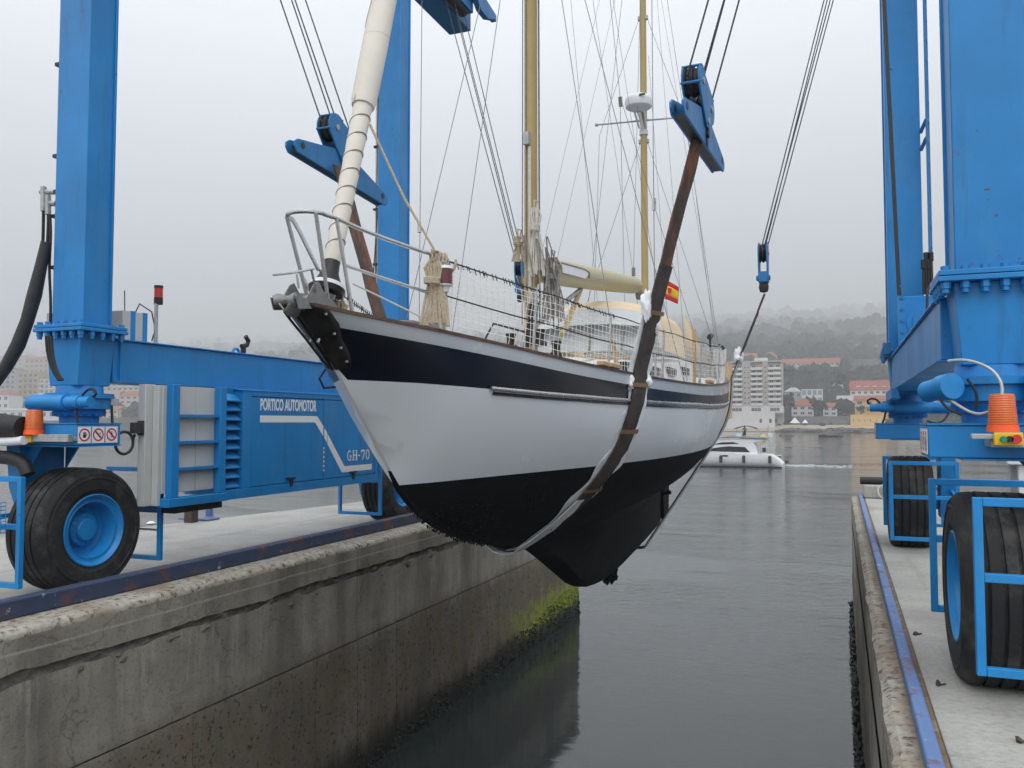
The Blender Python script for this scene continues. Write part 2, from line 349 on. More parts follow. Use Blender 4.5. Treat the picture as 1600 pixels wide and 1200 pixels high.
    def build(s, name, mats, parent=None, bevel=0, smooth=True, angle=35, at=None):
        off = ORG.get(parent.name, Vector()) if parent else Vector()
        if at is not None: off = Vector(at)
        me = s.mesh(name, mats, off, smooth, angle)
        o = bpy.data.objects.new(name, me); COL.objects.link(o)
        if parent:
            o.parent = parent; po = ORG.get(parent.name, Vector())
            if at is not None: o.location = Vector(at)-po
        elif at is not None: o.location = at
        ORG[o.name] = off
        if bevel:
            bv = o.modifiers.new('bevel', 'BEVEL'); bv.width = bevel; bv.segments = 2; bv.limit_method = 'ANGLE'; bv.angle_limit = radians(40)
        return o
def tag(o, label=None, cat=None, group=None, kind=None):
    if label: o['label'] = label
    if cat: o['category'] = cat
    if group: o['group'] = group
    if kind: o['kind'] = kind
    return o
def thing(name, loc, label, cat, group=None):
    o = bpy.data.objects.new(name, None); COL.objects.link(o); o.location = loc; o.empty_display_size = .2
    ORG[o.name] = Vector(loc); return tag(o, label, cat, group)
def dup(o, parent, loc=None):
    c_ = o.copy(); COL.objects.link(c_); c_.parent = parent
    if loc is not None: c_.location = loc
    ORG[c_.name] = ORG.get(parent.name, Vector())
    for ch in list(o.children): dup(ch, c_)
    return c_
def arc(c, r, a0, a1, n_, plane):   # arc points; plane 'yz','xz','xy'
    out = []
    for i in range(n_+1):
        a = a0+(a1-a0)*i/n_; u, w = r*cos(a), r*sin(a); c_ = Vector(c)
        out.append(c_+Vector({'yz': (0,u,w), 'xz': (u,0,w), 'xy': (u,w,0)}[plane]))
    return out

WATER = -3.2
XL, XR = -6.40, .22         # faces of the two quay walls
def sm(pts, k=4):
    pts = [Vector(p) for p in pts]; q = []
    for a_, b_ in zip(pts, pts[1:]): q += [a_.lerp(b_, t/k) for t in range(k)]
    q.append(pts[-1])
    for _ in range(5): q = [q[0]]+[(q[i-1]+q[i]*2+q[i+1])/4 for i in range(1, len(q)-1)]+[q[-1]]
    return q
# ------------------------------------------------------------------ the setting
b = MB(); b.add([(-6000,-110,WATER),(6000,-110,WATER),(6000,1500,WATER),(-6000,1500,WATER)], [(0,1,2,3)])
tag(b.build('water', 'water', smooth=False), kind='structure')

# left quay
YEND = 20.8
quay = bpy.data.objects.new('quay', None); COL.objects.link(quay); tag(quay, kind='structure')
back = [(-14, -2), (-14, 8.6), (-10.95, 9.4), (-9.9, 14.5), (-8.9, YEND)]
poly = [(XL-.30, -2)]+back+[(XL-.30, YEND)]
MB().prism(poly, 'z', -5, -.02).build('quay_body', 'wall_basin', quay)
for a_, b_ in ((-2, 4.2), (4.2, 9.3), (9.3, 14.6), (14.6, YEND)):      # cast slabs with open joints
    xb = [interp(q, [p[1] for p in back], [p[0] for p in back]) for q in (a_+.01, b_-.01)]
    sl_ = [(XL-.42, a_+.006), (xb[0], a_+.006)]+[p for p in back if a_ < p[1] < b_]+[(xb[1], b_-.006), (XL-.42, b_-.006)]
    MB().prism(sl_, 'z', -.15, 0).build('slab', 'slab', quay, bevel=.008)
# edge strip outside the rail, worn and pitted
for a_, b_ in ((-2, 10.24), (10.26, YEND)):
    rows = []
    n_ = int((b_-a_)/.07)
    for i in range(n_+1):
        y = a_+(b_-a_)*i/n_; w = noise.noise((y*1.7, 3, 0))*.012+noise.noise((y*9, 1, 0))*.008
        rows.append([(XL-.42, y, -.003), (XL-.2, y, -.004+w*.3), (XL-.05, y, -.006+w*.6), (XL-.012+w, y, -.03+w*.5), (XL+w*.6, y, -.055), (XL+.001, y, -.10), (XL-.42, y, -.10)])
    MB().grid(rows, True).build('edge_strip', 'ledge', quay)
def wall_face(y0, y1, z0, z1, x, amp, nm, mt, par, dx=.07, sgn=1, step=.1, jb=0, jt=0):
    rows = []; nzs = max(2, int((z1-z0)/step)); ny = max(2, int((y1-y0)/step))
    for i in range(nzs+1):
        z = z0+(z1-z0)*i/nzs; r = []
        for j in range(ny+1):
            y = y0+(y1-y0)*j/ny; e = 0 if i in (0, nzs) or j in (0, ny) else 1
            zz = z+(jb*(noise.noise((y*.7, 2, 1))+.6*noise.noise((y*3.1, 5, 1))+.3*noise.noise((y*11, 8, 1))) if i == 0 else 0)+(jt*(noise.noise((y*.8, 12, 1))+.6*noise.noise((y*3.7, 15, 1))+.3*noise.noise((y*12, 18, 1))) if i == nzs else 0)
            r.append((x+sgn*e*amp*(noise.noise((y*1.1, z*1.3, x))+.6*noise.noise((y*4, z*4, 1)) if amp < .03 else 1.6*noise.noise((y*5, z*9, 1))+.8*noise.noise((y*14, z*20, 2))), y, zz))
        rows.append([(x-sgn*dx, y0, z)]+r+[(x-sgn*dx, y1, z)])
    mb = MB(); mb.grid(rows)
    return mb.build(nm, mt, par, angle=50)
for y0, y1 in ((-2, 4.0), (4.012, 10.2), (10.22, 11.3), (11.32, YEND)):
    wall_face(y0, y1, -.37, -.075, XL+.006, .006, 'wall_panel', 'wall_basin', quay, jb=.045)
    wall_face(y0, y1, -1.34, -.46, XL, .008, 'wall_panel', 'wall_basin', quay, jt=.06)
for y0, y1 in ((-2, 7.0), (7.012, 9.2), (9.21, 10.2), (10.22, 11.3), (11.32, YEND)):
    wall_face(y0, y1, -5, -1.345, XL+.022, .012, 'wall_panel', 'wall_basin', quay, step=.16)
wall_face(-2, YEND, -.60, -.30, XL-.025, .035, 'rubble_course', 'rubble', quay, step=.035)
MB().box(XL-.30, XL-.03, -2, YEND-.02, -5, -.31).build('wall_core', 'rubble', quay)
MB().box(-8.9, XL-.02, YEND-.04, YEND, -5, -.30).build('end_wall', 'wall_basin', quay)
# right quay
rq = bpy.data.objects.new('quay', None); COL.objects.link(rq); tag(rq, kind='structure')
RE = 21.2
MB().box(XR+.05, 16, -2, RE-.01, -5, -.16).build('quay_body', 'wall_right', rq)
for a_, b_ in ((-2, 4.9), (4.9, 9.6), (9.6, 15.0), (15.0, RE)):
    MB().box(XR+.27, 6.0, a_+.005, b_-.005, -.15, 0).build('slab', 'slab', rq, bevel=.008)
MB().box(6.006, 16, -2, RE, -.15, 0).build('slab', 'slab', rq, bevel=.008)
rows = []
for i in range(260):
    y = -2+(RE+2)*i/259; w = noise.noise((y*1.7, 7, 0))*.018+noise.noise((y*8, 5, 0))*.012
    rows.append([(XR+.265, y, -.002), (XR+.14, y, -.006+w*.3), (XR+.045+w*.5, y, -.012), (XR+w, y, -.05), (XR, y, -.17), (XR+.265, y, -.17)])
MB().grid(rows, True).build('edge_strip', 'ledge_rust', rq)
wall_face(-2, RE, -.60, -.16, XR+.002, .010, 'wall_panel', 'wall_right', rq, sgn=-1)
wall_face(-2, RE, -5, -.605, XR-.012, .016, 'wall_panel', 'wall_right', rq, sgn=-1, step=.16)
MB().box(XR-.01, 16, RE-.01, RE+.01, -5, -.16).build('end_wall', 'wall_right', rq)
# quay behind the camera where the photographer stands
nq = bpy.data.objects.new('quay', None); COL.objects.link(nq); tag(nq, kind='structure')
MB().box(XL+.02, XR-.04, -2, .45, -5, -.01).build('quay_body', 'slab', nq)
# seaweed at the tide line
def clump(mb, p, r):
    vs = []; n_ = 6
    for k in range(n_):
        a = 2*pi*k/n_; vs.append((p[0]+r*random.uniform(.4, 1)*cos(a), p[1]+r*random.uniform(.6, 1.3)*sin(a), p[2]+random.uniform(-.5, .5)*r))
    vs += [(p[0], p[1], p[2]+r*random.uniform(.5, 1.1)), (p[0], p[1], p[2]-r*random.uniform(.7, 1.6))]
    mb.add(vs, [(k, (k+1) % n_, n_) for k in range(n_)]+[((k+1) % n_, k, n_+1) for k in range(n_)])
mb = MB()
for i in range(2600):
    y = random.uniform(2, YEND+.02); t = random.random()**2.2
    top = .22+.45*max(0, (y-9)/12)+.18*noise.noise((y*.9, 0, 0))
    clump(mb, (XL+.03+random.uniform(-.02, .035), y, WATER+t*top), random.uniform(.010, .032))
for i in range(260):
    clump(mb, (XL+random.uniform(-.6, .03), YEND+random.uniform(0, .03), WATER+random.random()**1.5*.85), random.uniform(.02, .06))
tag(mb.build('seaweed', 'weed', smooth=False), kind='stuff', label='dark seaweed along the foot of the basin wall')
mb = MB()
for i in range(2400):
    y = random.uniform(2, RE); clump(mb, (XR-.03+random.uniform(-.05, .02), y, WATER+random.random()**2*(.75+.35*noise.noise((y*.8, 4, 0)))), random.uniform(.02, .07))
tag(mb.build('seaweed', 'weed', smooth=False), kind='stuff', label='dark seaweed along the foot of the narrow wall')
mb = MB()
for i in range(420):
    y = 16.8+4.0*random.random()**.6; z = -2.86+.42*random.random()*min(1, (y-16.4)/3)+.1*noise.noise((y*2, 0, 0))
    clump(mb, (XL+.03+random.uniform(-.01, .012), y, z), random.uniform(.012, .035))
tag(mb.build('algae', 'weed_green', smooth=False), kind='stuff', label='bright green algae patch on the corner of the basin wall')

# steel kerb rails
b = MB(); xs = -6.83
b.prism([(xs-.12, .004), (xs+.06, .004), (xs+.06, .155), (xs+.045, .17), (xs-.05, .17), (xs-.065, .155), (xs-.065, .03), (xs-.12, .03)], 'y', -1.5, YEND-.15)
tag(b.build('kerb_rail', 'rail_dark', bevel=.006), 'rusty dark blue steel kerb rail along the tall basin wall', 'kerb rail')
b = MB(); b.prism([(.36, .004), (.44, .004), (.44, .075), (.43, .085), (.37, .085), (.36, .075)], 'y', -1.5, RE-.1)
tag(b.build('kerb_rail', 'rail_blue', bevel=.006), 'chipped light blue steel kerb rail on the quay beside the black tyres', 'kerb rail')


# ------------------------------------------------------------------ travel lift
LX, RX = -7.43, .89         # wheel and leg centre lines
YN, YF = 6.42, 12.95        # near and far axles
TOP = 10.05
lift = thing('travel_lift', (-3.27, 9.7, 0), 'blue four legged boat hoist straddling the basin with a sailboat in its slings', 'boat hoist')
def leg(xc, yc):
    s = 1 if xc < -3 else -1            # towards the basin
    b = MB(); w, d = .225, .17
    b.box(xc-w, xc+w, yc-d, yc+d, 2.73, TOP-.004)
    b.box(xc-w-.02, xc+w+.02, yc+d-.03, yc+d+.0, 2.735, TOP-.006)      # plate edges along the seaward face
    b.box(xc-.2, xc+.2, yc-d-.004, yc+d+.03, 9.2, 9.5)
    o = b.build('leg', 'blue', lift, bevel=.008)
    b = MB(); b.box(xc-.34, xc+.34, yc-.30, yc+.30, 2.655, 2.69); b.box(xc-.335, xc+.335, yc-.295, yc+.295, 2.695, 2.73)
    b.build('flange', 'blue', o, bevel=.005)
    b = MB()
    for dx in [-.29+.58*k/5 for k in range(6)]:
        for dy in (-.255, .255):
            b.lathe([(-.075, .012), (-.075, .024), (-.045, .024), (-.045, .032), (.0, .032)], (xc+dx, yc+dy, 2.655), 'z', 6)
            b.lathe([(0, .03), (.03, .03)], (xc+dx, yc+dy, 2.73), 'z', 6)
    for dy in (-.13, 0, .13):
        for dx in (-.30, .30): b.lathe([(-.075, .012), (-.075, .024), (-.045, .024), (-.045, .032), (.0, .032)], (xc+dx, yc+dy, 2.655), 'z', 6)
    b.build('flange_bolts', 'blue', o, smooth=False)['kind'] = 'stuff'
    b = MB(); b.taper((xc-.20, xc+.20, yc-.20, yc+.20), 2.10, (xc-.24, xc+.24, yc-.22, yc+.22), 2.655); b.build('leg_foot', 'blue', o, bevel=.008)
    # slewing unit
    b = MB(); b.lathe([(1.70, .19), (1.78, .19), (1.78, .22), (1.80, .25), (1.83, .26), (1.83, .25), (1.86, .25), (1.86, .30), (1.97, .30), (1.97, .33), (2.02, .33), (2.02, .23), (2.10, .22)], (xc, yc, 0), 'z', 36)
    u = b.build('slewing_ring', 'blue', lift, angle=40)
    b = MB()
    for k in range(20): a = 2*pi*k/20; b.lathe([(0, .017), (.03, .017)], (xc+.235*cos(a), yc+.235*sin(a), 1.785), 'z', 6)
    b.build('ring_bolts', 'blue', u, smooth=False)['kind'] = 'stuff'
    near_r = xc > -3 and yc < 8
    a = MB(); y0 = yc-.30; zm = 1.925
    if near_r:
        a.tube([(xc-.41, yc-.20, zm), (xc-.335, yc-.335, zm+.02)], .072, 22); a.tube([(xc-.334, yc-.337, zm+.02), (xc-.285, yc-.425, zm+.03)], .084, 24)
        a.build('slew_motor', 'blue_bright', u, angle=40)
        a = MB(); a.tube([(xc+.15, y0, zm), (xc+.55, y0-.05, zm)], .10, 20); a.build('slew_motor', 'blue_bright', u, angle=40)
        for k, pts in enumerate(([(-.30,-.40,zm-.06), (-.25,-.48,1.82), (-.17,-.52,1.76), (-.06,-.52,1.79), (.0,-.50,1.92), (-.05,-.46,2.06), (-.2,-.40,2.13), (-.30,-.36,2.12)], [(-.36,-.42,zm-.05), (-.32,-.46,1.80), (-.24,-.47,1.77)], [(-.20,-.43,2.0), (-.14,-.44,1.9), (-.16,-.44,1.8)])):
            a = MB(); a.tube(sm([Vector((xc+q[0], yc+q[1], q[2])) for q in pts]), .009 if k else .010, 8); a.build('hose', 'galv' if k == 0 else 'rubber', u)
    else:
        a.tube([(xc-s*.28, y0, zm), (xc+s*.18, y0, zm)], .082, 20); a.tube([(xc+s*.181, y0, zm), (xc+s*.36, y0, zm)], .065, 18); a.tube([(xc+s*.361, y0, zm), (xc+s*.50, y0, zm)], .055, 18)
        a.build('slew_motor', 'blue_bright', u, angle=40)
        a = MB(); a.tube([(xc-s*.30, yc-.06, zm), (xc-s*.55, yc-.10, zm)], .085, 20); a.tube([(xc-s*.551, yc-.10, zm), (xc-s*.60, yc-.11, zm)], .07, 18)
        a.build('slew_motor', 'blue_bright', u, angle=40)
        for k, pts in enumerate(([(-.50,-.13,1.85), (-.44,-.2,1.74), (-.33,-.25,1.70), (-.22,-.28,1.74)], [(.37,-.29,1.99), (.42,-.27,2.06), (.52,-.27,2.05), (.54,-.27,1.99), (.46,-.27,1.96), (.30,-.26,1.98)], [(.30,-.30,1.86), (.32,-.31,1.76), (.35,-.31,1.70)])):
            q_ = []
            for p0_, p1_ in zip(pts, pts[1:]): q_ += [Vector(p0_).lerp(Vector(p1_), t_) for t_ in (0, .33, .66)]
            q_.append(Vector(pts[-1])); 
            for _ in range(3): q_ = [q_[0]]+[(q_[i-1]+q_[i]*2+q_[i+1])/4 for i in range(1, len(q_)-1)]+[q_[-1]]
            a = MB(); a.tube([Vector((xc+s*q.x, yc+q.y, q.z)) for q in q_], .013, 8); a.build('hose', 'rubber', u)
    # bogie: box over the wheel with a fork arm on the outer side
    b = MB()
    out = xc-s*.55; inn = xc+s*.43
    x0, x1 = sorted((out, inn))
    b.box(x0, x1, yc-.40, yc+.14, 1.49, 1.70)
    ax0, ax1 = sorted((out, out+s*.19))
    b.prism([(yc-.40, 1.488), (yc+.14, 1.488), (yc+.14, 1.1), (yc+.10, .42), (yc-.14, .42), (yc-.36, 1.05)], 'x', ax0, ax1)
    gx = [(out+s*.19, 1.488), (out+s*.40, 1.488), (out+s*.19, 1.22)]
    b.prism(gx, 'y', yc-.30, yc-.27); b.prism(gx, 'y', yc+.14, yc+.17)
    g = b.build('bogie', 'blue', lift, bevel=.010)
    b = MB(); b.box(x0+.2, x1+.005, yc-.408, yc+.148, 1.476, 1.488); b.box(x0-.005, x1+.005, yc-.408, yc+.148, 1.702, 1.714)
    b.build('trim_plate', 'blue', g)
    b = MB(); b.tube([(out+s*.18, yc, .61), (xc+s*.05, yc, .61)], .10, 18); b.build('axle', 'blue', g)
    # pedestrian, hand and tool prohibition signs on the inner face
    xf = inn+s*.002
    for k in range(3):
        cy = yc-.310+k*.165; cz = 1.595
        sq = MB(); sq.box(min(xf, xf+s*.004), max(xf, xf+s*.004), cy-.075, cy+.075, cz-.083, cz+.083); sg = sq.build('safety_sign', 'paint_white', g)
        rg = MB(); x2 = xf+s*.0045
        rows = [[(x2, cy+r*cos(2*pi*j/28), cz+r*sin(2*pi*j/28)) for j in range(28)] for r in (.050, .066)]
        rg.grid(rows, True)
        if k:
            dd = .048; q = .007
            rg.add([(x2, cy-dd*.72*s-q, cz+dd*.72-q), (x2, cy-dd*.72*s+q, cz+dd*.72+q), (x2, cy+dd*.72*s+q, cz-dd*.72+q), (x2, cy+dd*.72*s-q, cz-dd*.72-q)], [(0,1,2,3)])
        rg.build('prohibition_mark', 'sign_red', sg, smooth=False)
        gl = MB(); x3 = xf+s*.0052
        def pl(pp): gl.add([(x3, cy+u_*s, cz+w_) for u_, w_ in pp], [tuple(range(len(pp)))])
        if k == 0:
            pl([(-.018,-.028),(.014,-.028),(.018,.004),(-.018,.004)])
            for q in range(4): pl([(-.018+q*.0095,.006),(-.011+q*.0095,.006),(-.010+q*.010,.032-.004*abs(q-1.5)),(-.016+q*.010,.032-.004*abs(q-1.5))])
            pl([(.018,-.012),(.032,.006),(.027,.011),(.016,.0)])
        elif k == 1:
            pl([(-.024,.020),(-.016,.028),(.024,-.020),(.016,-.028)]); pl([(-.030,.026),(-.022,.034),(-.010,.022),(-.018,.014)]); pl([(.010,.010),(.026,.026),(.032,.018),(.018,.004)])
        else:
            pl([(-.008,-.004),(.008,-.004),(.010,.018),(-.010,.018)]); pl([(-.006,.021),(.006,.021),(.006,.033),(-.006,.033)]); pl([(-.010,-.034),(-.003,-.034),(.004,-.006),(-.004,-.006)]); pl([(.014,-.032),(.021,-.030),(.006,-.006),(.0,-.006)])
        gl.build('pictogram', 'black', sg, smooth=False)
    return g
bogies = {}
RN = RX+.07            # the near right leg stands slightly farther out
for xc, yc in ((LX, YN), (LX, YF), (RN, YN), (RX, YF)): leg(xc, yc)

# wheels: one wheel, then copies
def tyre_mesh(c):
    R, Wd = .64, .27; prof = [(-.20, .345), (-.245, .37), (-.262, .41), (-.268, .418), (-.270, .45), (-.268, .52), (-.274, .526), (-.274, .540), (-.266, .546), (-.262, .57), (-.266, .575), (-.258, .590), (-.245, .605), (-.215, .63)]
    for gx in (-.135, -.045, .045, .135): prof += [(gx-.012, R), (gx-.009, R-.02), (gx+.009, R-.02), (gx+.012, R)]
    prof += [(.215, .63), (.245, .605), (.258, .590), (.266, .575), (.262, .57), (.266, .546), (.274, .540), (.274, .526), (.268, .52), (.270, .45), (.268, .418), (.262, .41), (.245, .37), (.20, .345)]
    b = MB(); b.lathe(prof, c, 'x', 72, cap=False)
    for p in b.v:
        if p.z < .010:
            e = .010-p.z; p.z = .010; p.x += (p.x-c[0])*e*.9
    return b
def wheel(xc, yc):
    c = (xc, yc, .61); s = 1 if xc < -3 else -1
    w = thing('wheel', c, None, None); w.parent = lift; w.location = Vector(c)-ORG[lift.name]
    tyre_mesh(c).build('tyre', 'tyre', w, angle=28)
    b = MB(); f = [(.20, .345), (.245, .37), (.258, .372), (.262, .36), (.245, .345), (.22, .325), (.215, .30), (.222, .29), (.18, .275), (.06, .26), (.03, .235), (.03, .17)]
    b.lathe([(s*o, r) for o, r in f]+[(s*-.20, .17), (s*-.20, .345)], c, 'x', 56, cap=False); b.build('rim', 'blue_bright', w, angle=30)
    b = MB(); b.lathe([(s*o, r) for o, r in [(-.1, .18), (.06, .18), (.075, .17), (.11, .165), (.115, .12), (.15, .115), (.16, .105), (.165, .03)]], c, 'x', 40)
    for k in range(14): a = 2*pi*k/14; b.lathe([(s*.07, .013), (s*.128, .013)], (xc, yc+.145*cos(a), .61+.145*sin(a)), 'x', 6)
    b.build('hub', 'blue_bright', w, angle=30)
    return w
wl0 = wheel(LX, YN); wr0 = wheel(RN, YN)
for w0, xc in ((wl0, LX), (wr0, RX)):
    dup(w0, lift, Vector((xc, YF, .61))-ORG[lift.name])
# wheel guards
def guard(xc, y, z0=.17, z1=1.21, ins=.28):
    s = 1 if xc < -3 else -1; inn = xc+s*ins; out = xc-s*.50; t = .05
    b = MB()
    b.bar((inn, y, z0), (inn, y, z1), t); b.bar((out, y, z0), (out, y, z1), t)
    a, c_ = sorted((inn-s*t/2-s*.001, out+s*t/2+s*.001))
    for z in (z0+t/2, (z0+z1)/2+.05, z1-t/2): b.box(a, c_, y-t/2, y+t/2, z-t/2, z+t/2)
    yb = bogs = None
    return b.build('wheel_guard', 'blue_bright', lift, bevel=.004)
for xc, yc in ((LX, YN), (LX, YF), (RN, YN), (RX, YF)):
    for dy in (-.86, .86):
        if xc == RN: guard(xc, yc+dy, .25, 1.28, .22 if dy < 0 else .30)
        else: guard(xc, yc+dy)
        s = 1 if xc < -3 else -1
        b = MB(); x = xc-s*.50
        b.bar((x, yc+dy*.97, .72), (x, yc+dy*.2, .80), .045); b.build('guard_arm', 'blue_bright', lift)

# lower longitudinal beams
def lower_beam(xc):
    s = 1 if xc < -3 else -1; b = MB()
    b.box(xc-.21, xc+.21, YN+.225, YF-.225, 2.17, 2.60)
    b.box(xc-.24, xc+.24, YN+.226, YF-.226, 2.602, 2.62); b.box(xc-.24, xc+.24, YN+.226, YF-.226, 2.15, 2.168)
    return b.build('lower_beam', 'blue', lift, bevel=.005)
lbL = lower_beam(LX); lbR = lower_beam(RX)
b = MB(); b.box(LX+.211, LX+.235, YN+.30, YN+.32, 2.17, 2.60); b.build('beam_stiffener', 'blue', lbL)
# upper beams with end towards the sea, cross girder on the land side
def upper_beam(xc):
    b = MB(); b.box(xc-.25, xc+.25, 4.2, 15.75, TOP, TOP+.75); o = b.build('upper_beam', 'blue_hook', lift, bevel=.01)
    s = 1 if xc < -3 else -1
    for yy in (7.5, 14.55):
        b = MB(); b.box(min(xc+s*.26, xc+s*.6), max(xc+s*.26, xc+s*.6), yy-.42, yy+.55, TOP+.02, TOP+.5)
        b.build('trolley', 'blue_hook', o, bevel=.01)
        b = MB(); b.tube([(xc+s*.44, yy-.30, TOP+.02), (xc+s*.44, yy+.40, TOP+.02)], .12, 18); b.build('sheave', 'black', o)
    return o
ubL = upper_beam(LX); ubR = upper_beam(RX)
b = MB(); b.box(LX+.252, RX-.252, 4.6, 5.1, TOP+.05, TOP+.7); b.build('cross_girder', 'blue', lift, bevel=.01)
b = MB(); pp = [(14.9, 10.35), (15.2, 10.16), (15.55, 10.14), (15.9, 10.28), (16.0, 10.28), (16.0, 10.42), (15.5, 10.5), (14.9, 10.6)]
b.prism(pp, 'x', LX+.62, LX+.74); b.build('trolley_arm', 'blue_hook', ubL, bevel=.008)
b = MB(); b.tube([(LX+.66, 15.55, 10.46), (LX+.68, 15.98, 10.36)], .05, 12); b.build('trolley_cylinder', 'galv', ubL)

# pipework and hoses up the left legs
def pipes(xc, yc, sx_):
    x = xc+sx_*.275; b = MB()
    for k in range(2): b.tube([(x+sx_*.045*k, yc-.06, 2.95), (x+sx_*.045*k, yc-.06, 9.9)], .019, 10)
    o = b.build('hydraulic_pipe', 'pipe_steel', lift)
    c_ = MB()
    for z in (3.35, 3.9, 4.55, 5.55, 6.7, 7.9): c_.box(min(x-sx_*.045, x+sx_*.085), max(x-sx_*.045, x+sx_*.085), yc-.105, yc-.02, z, z+.035)
    c_.build('pipe_clamps', 'black', o)['kind'] = 'stuff'
    return x
px_ = pipes(LX, YN, -1); pipes(LX, YF, -1)
pm = lambda pts, y: sm([atY(u, v_, y) for u, v_ in pts], 1 if y in (6.22, 5.9) else 4)
b = MB()
for pts in ([(68,300),(68,345),(67,380)], [(75,312),(76,345),(74,382)]): b.tube(pm(pts, 6.30), .016, 8)
b.tube(pm([(78,335),(80,370),(76,420),(80,470),(78,515)], 6.28), .014, 8)
b.build('hose', 'rubber', lift)
b = MB(); b.tube(pm([(68,292),(68,330)], 6.30), .030, 8); b.tube(pm([(75,305),(75,335)], 6.30), .030, 8); b.tube(pm([(64,300),(86,300)], 6.31), .028, 8); b.tube(pm([(76,318),(88,318)], 6.31), .03, 8); b.tube(pm([(78,490),(78,512)], 6.30), .03, 8)
b.build('pipe_fittings', 'galv', lift)['kind'] = 'stuff'
b = MB(); b.tube(pm([(72,378),(64,415),(56,460),(46,505),(34,545),(18,580),(-4,606),(-40,630)], 6.22), [.050,.060,.072,.066,.072,.066,.074,.078], 14)
b.build('hose_sheath', 'sheath', lift)
b = MB()
for k in range(3): b.tube(pm([(72+k*4,525),(74+k*4,555),(82+k*3,580),(92+k*3,594)], 6.05-.02*k), .014, 8)
b.build('hose', 'rubber', lift)
# left edge: black boom sleeve, bent hose, pipe
b = MB(); b.tube(pm([(-60,662),(-20,667),(10,668),(37,668)], 5.9), [.15,.145,.13,.11], 16); b.build('control_sleeve', 'rubber', lift)
b = MB(); b.tube(pm([(-50,712),(0,714),(22,716),(38,724),(44,742)], 5.92), .07, 12); b.build('hose_sheath', 'rubber', lift)
b = MB(); b.tube(pm([(-40,690),(20,690),(38,688)], 5.86), .045, 12); b.build('conduit', 'white_plastic', lift)

# beacons and push-button boxes
def beacon(px, py, y, hgt, flip):
    p = atY(px, py, y); s = flip
    d = thing('beacon', p, None, None); d.parent = lift; d.location = p-ORG[lift.name]
    r = hgt*.30
    b = MB(); b.lathe([(0, r*1.28), (hgt*.18, r*1.2), (hgt*.19, r*1.12)], p, 'z', 28); b.build('beacon_base', 'beacon_base', d)
    b = MB(); b.lathe([(hgt*.192, r*1.13), (hgt*.25, r*1.14), (hgt*.93, r*1.0), (hgt*.98, r*.93), (hgt, r*.5)], p, 'z', 28); b.build('beacon_lens', 'beacon_lens', d)
    b = MB(); b.lathe([(hgt*.2, r*.3), (hgt*.3, r*.35), (hgt*.45, r*.55), (hgt*.8, r*.6), (hgt*.82, r*.1)], p, 'z', 14); b.build('reflector', 'galv', d)
    return p
def control(px0, px1, py0, py1, y, order):
    a = atY(px0, py1, y); c_ = atY(px1, py0, y)
    b = MB(); b.box(a.x, c_.x, y, y+.07, a.z, c_.z); o = b.build('control_box', 'yellow', lift, bevel=.006)
    w = c_.x-a.x; zc = (a.z+c_.z)/2; r = (c_.z-a.z)*.22
    for k, (mt, rr) in enumerate(order):
        q = MB(); q.lathe([(-.001, r*1.1), (-.02, r*1.1), (-.022, r*rr), (-.035, r*rr)], (a.x+w*(.30+.22*k), y, zc), 'y', 16); q.build('push_button', mt, o)
beacon(53, 679, 5.95, .25, 1); beacon(1567, 675, 5.80, .235, -1)
control(24, 48, 680, 691, 5.90, (('red', 1.5), ('black', 1), ('black', 1)))
control(1554, 1599, 676, 696, 5.70, (('green_button', 1), ('black', 1), ('red', 1.6)))
b = MB(); a = atY(48, 690, 5.92); c_ = atY(106, 679, 5.92); b.box(a.x, c_.x, 5.92, 5.98, a.z, c_.z); b.box(a.x-.05, c_.x, 5.985, 6.09, a.z+.01, a.z+.05); b.build('box_bracket', 'galv', lift, bevel=.004)
b = MB(); a = atY(1518, 686, 5.74); c_ = atY(1555, 678, 5.74); b.box(a.x, c_.x, 5.74, 5.80, a.z, c_.z); b.box(c_.x-.02, c_.x+.34, 5.775, 6.088, a.z-.05, a.z); b.build('box_bracket', 'galv', lift, bevel=.004)

# power pack under the left beam
FX = -6.92
pk = thing('power_pack', (FX, 9.7, .8), None, None); pk.parent = lift; pk.location = Vector((FX, 9.7, .8))-ORG[lift.name]
y0, y1, z0, z1 = 8.38, 11.62, .80, 2.12
b = MB(); b.prism([(-7.85, z0), (FX-.03, z0), (FX-.03, z1-.0), (FX-.20, 2.145), (-7.85, 2.145)], 'y', y0+.01, y1-.01); b.build('housing', 'blue', pk, bevel=.006)
b = MB(); b.box(FX-.029, FX, y0, y0+.15, z0+.1, z1); b.box(FX-.029, FX, 10.12, 10.20, z0+.1, z1-.07); b.box(FX-.029, FX, y1-.08, y1, z0+.1, z1-.07); b.box(FX-.029, FX, y0+.151, y1, z1-.068, z1); b.box(FX-.029, FX+.004, y0-.33, y1, z0-.02, z0+.098)
b.prism([(FX-.03, z1+.002), (FX+.012, z1+.002), (FX-.2, 2.149), (FX-.23, 2.147)], 'y', y0-.02, y1+.02)
b.build('frame', 'blue', pk, bevel=.004)
def door(a_, c_):
    b = MB(); b.box(FX-.028, FX-.004, a_, c_, z0+.108, z1-.082); d = b.build('door', 'blue', pk, bevel=.006)
    h = MB(); m_ = (a_+c_)/2+.02; h.box(FX-.003, FX+.012, m_-.10, m_+.10, z0+.155, z0+.178); h.box(FX-.003, FX+.022, m_-.02, m_+.03, z0+.06, z0+.154); h.build('latch', 'black', d)
    return d
d1 = door(y0+.158, 10.112); d2 = door(10.208, y1-.088)
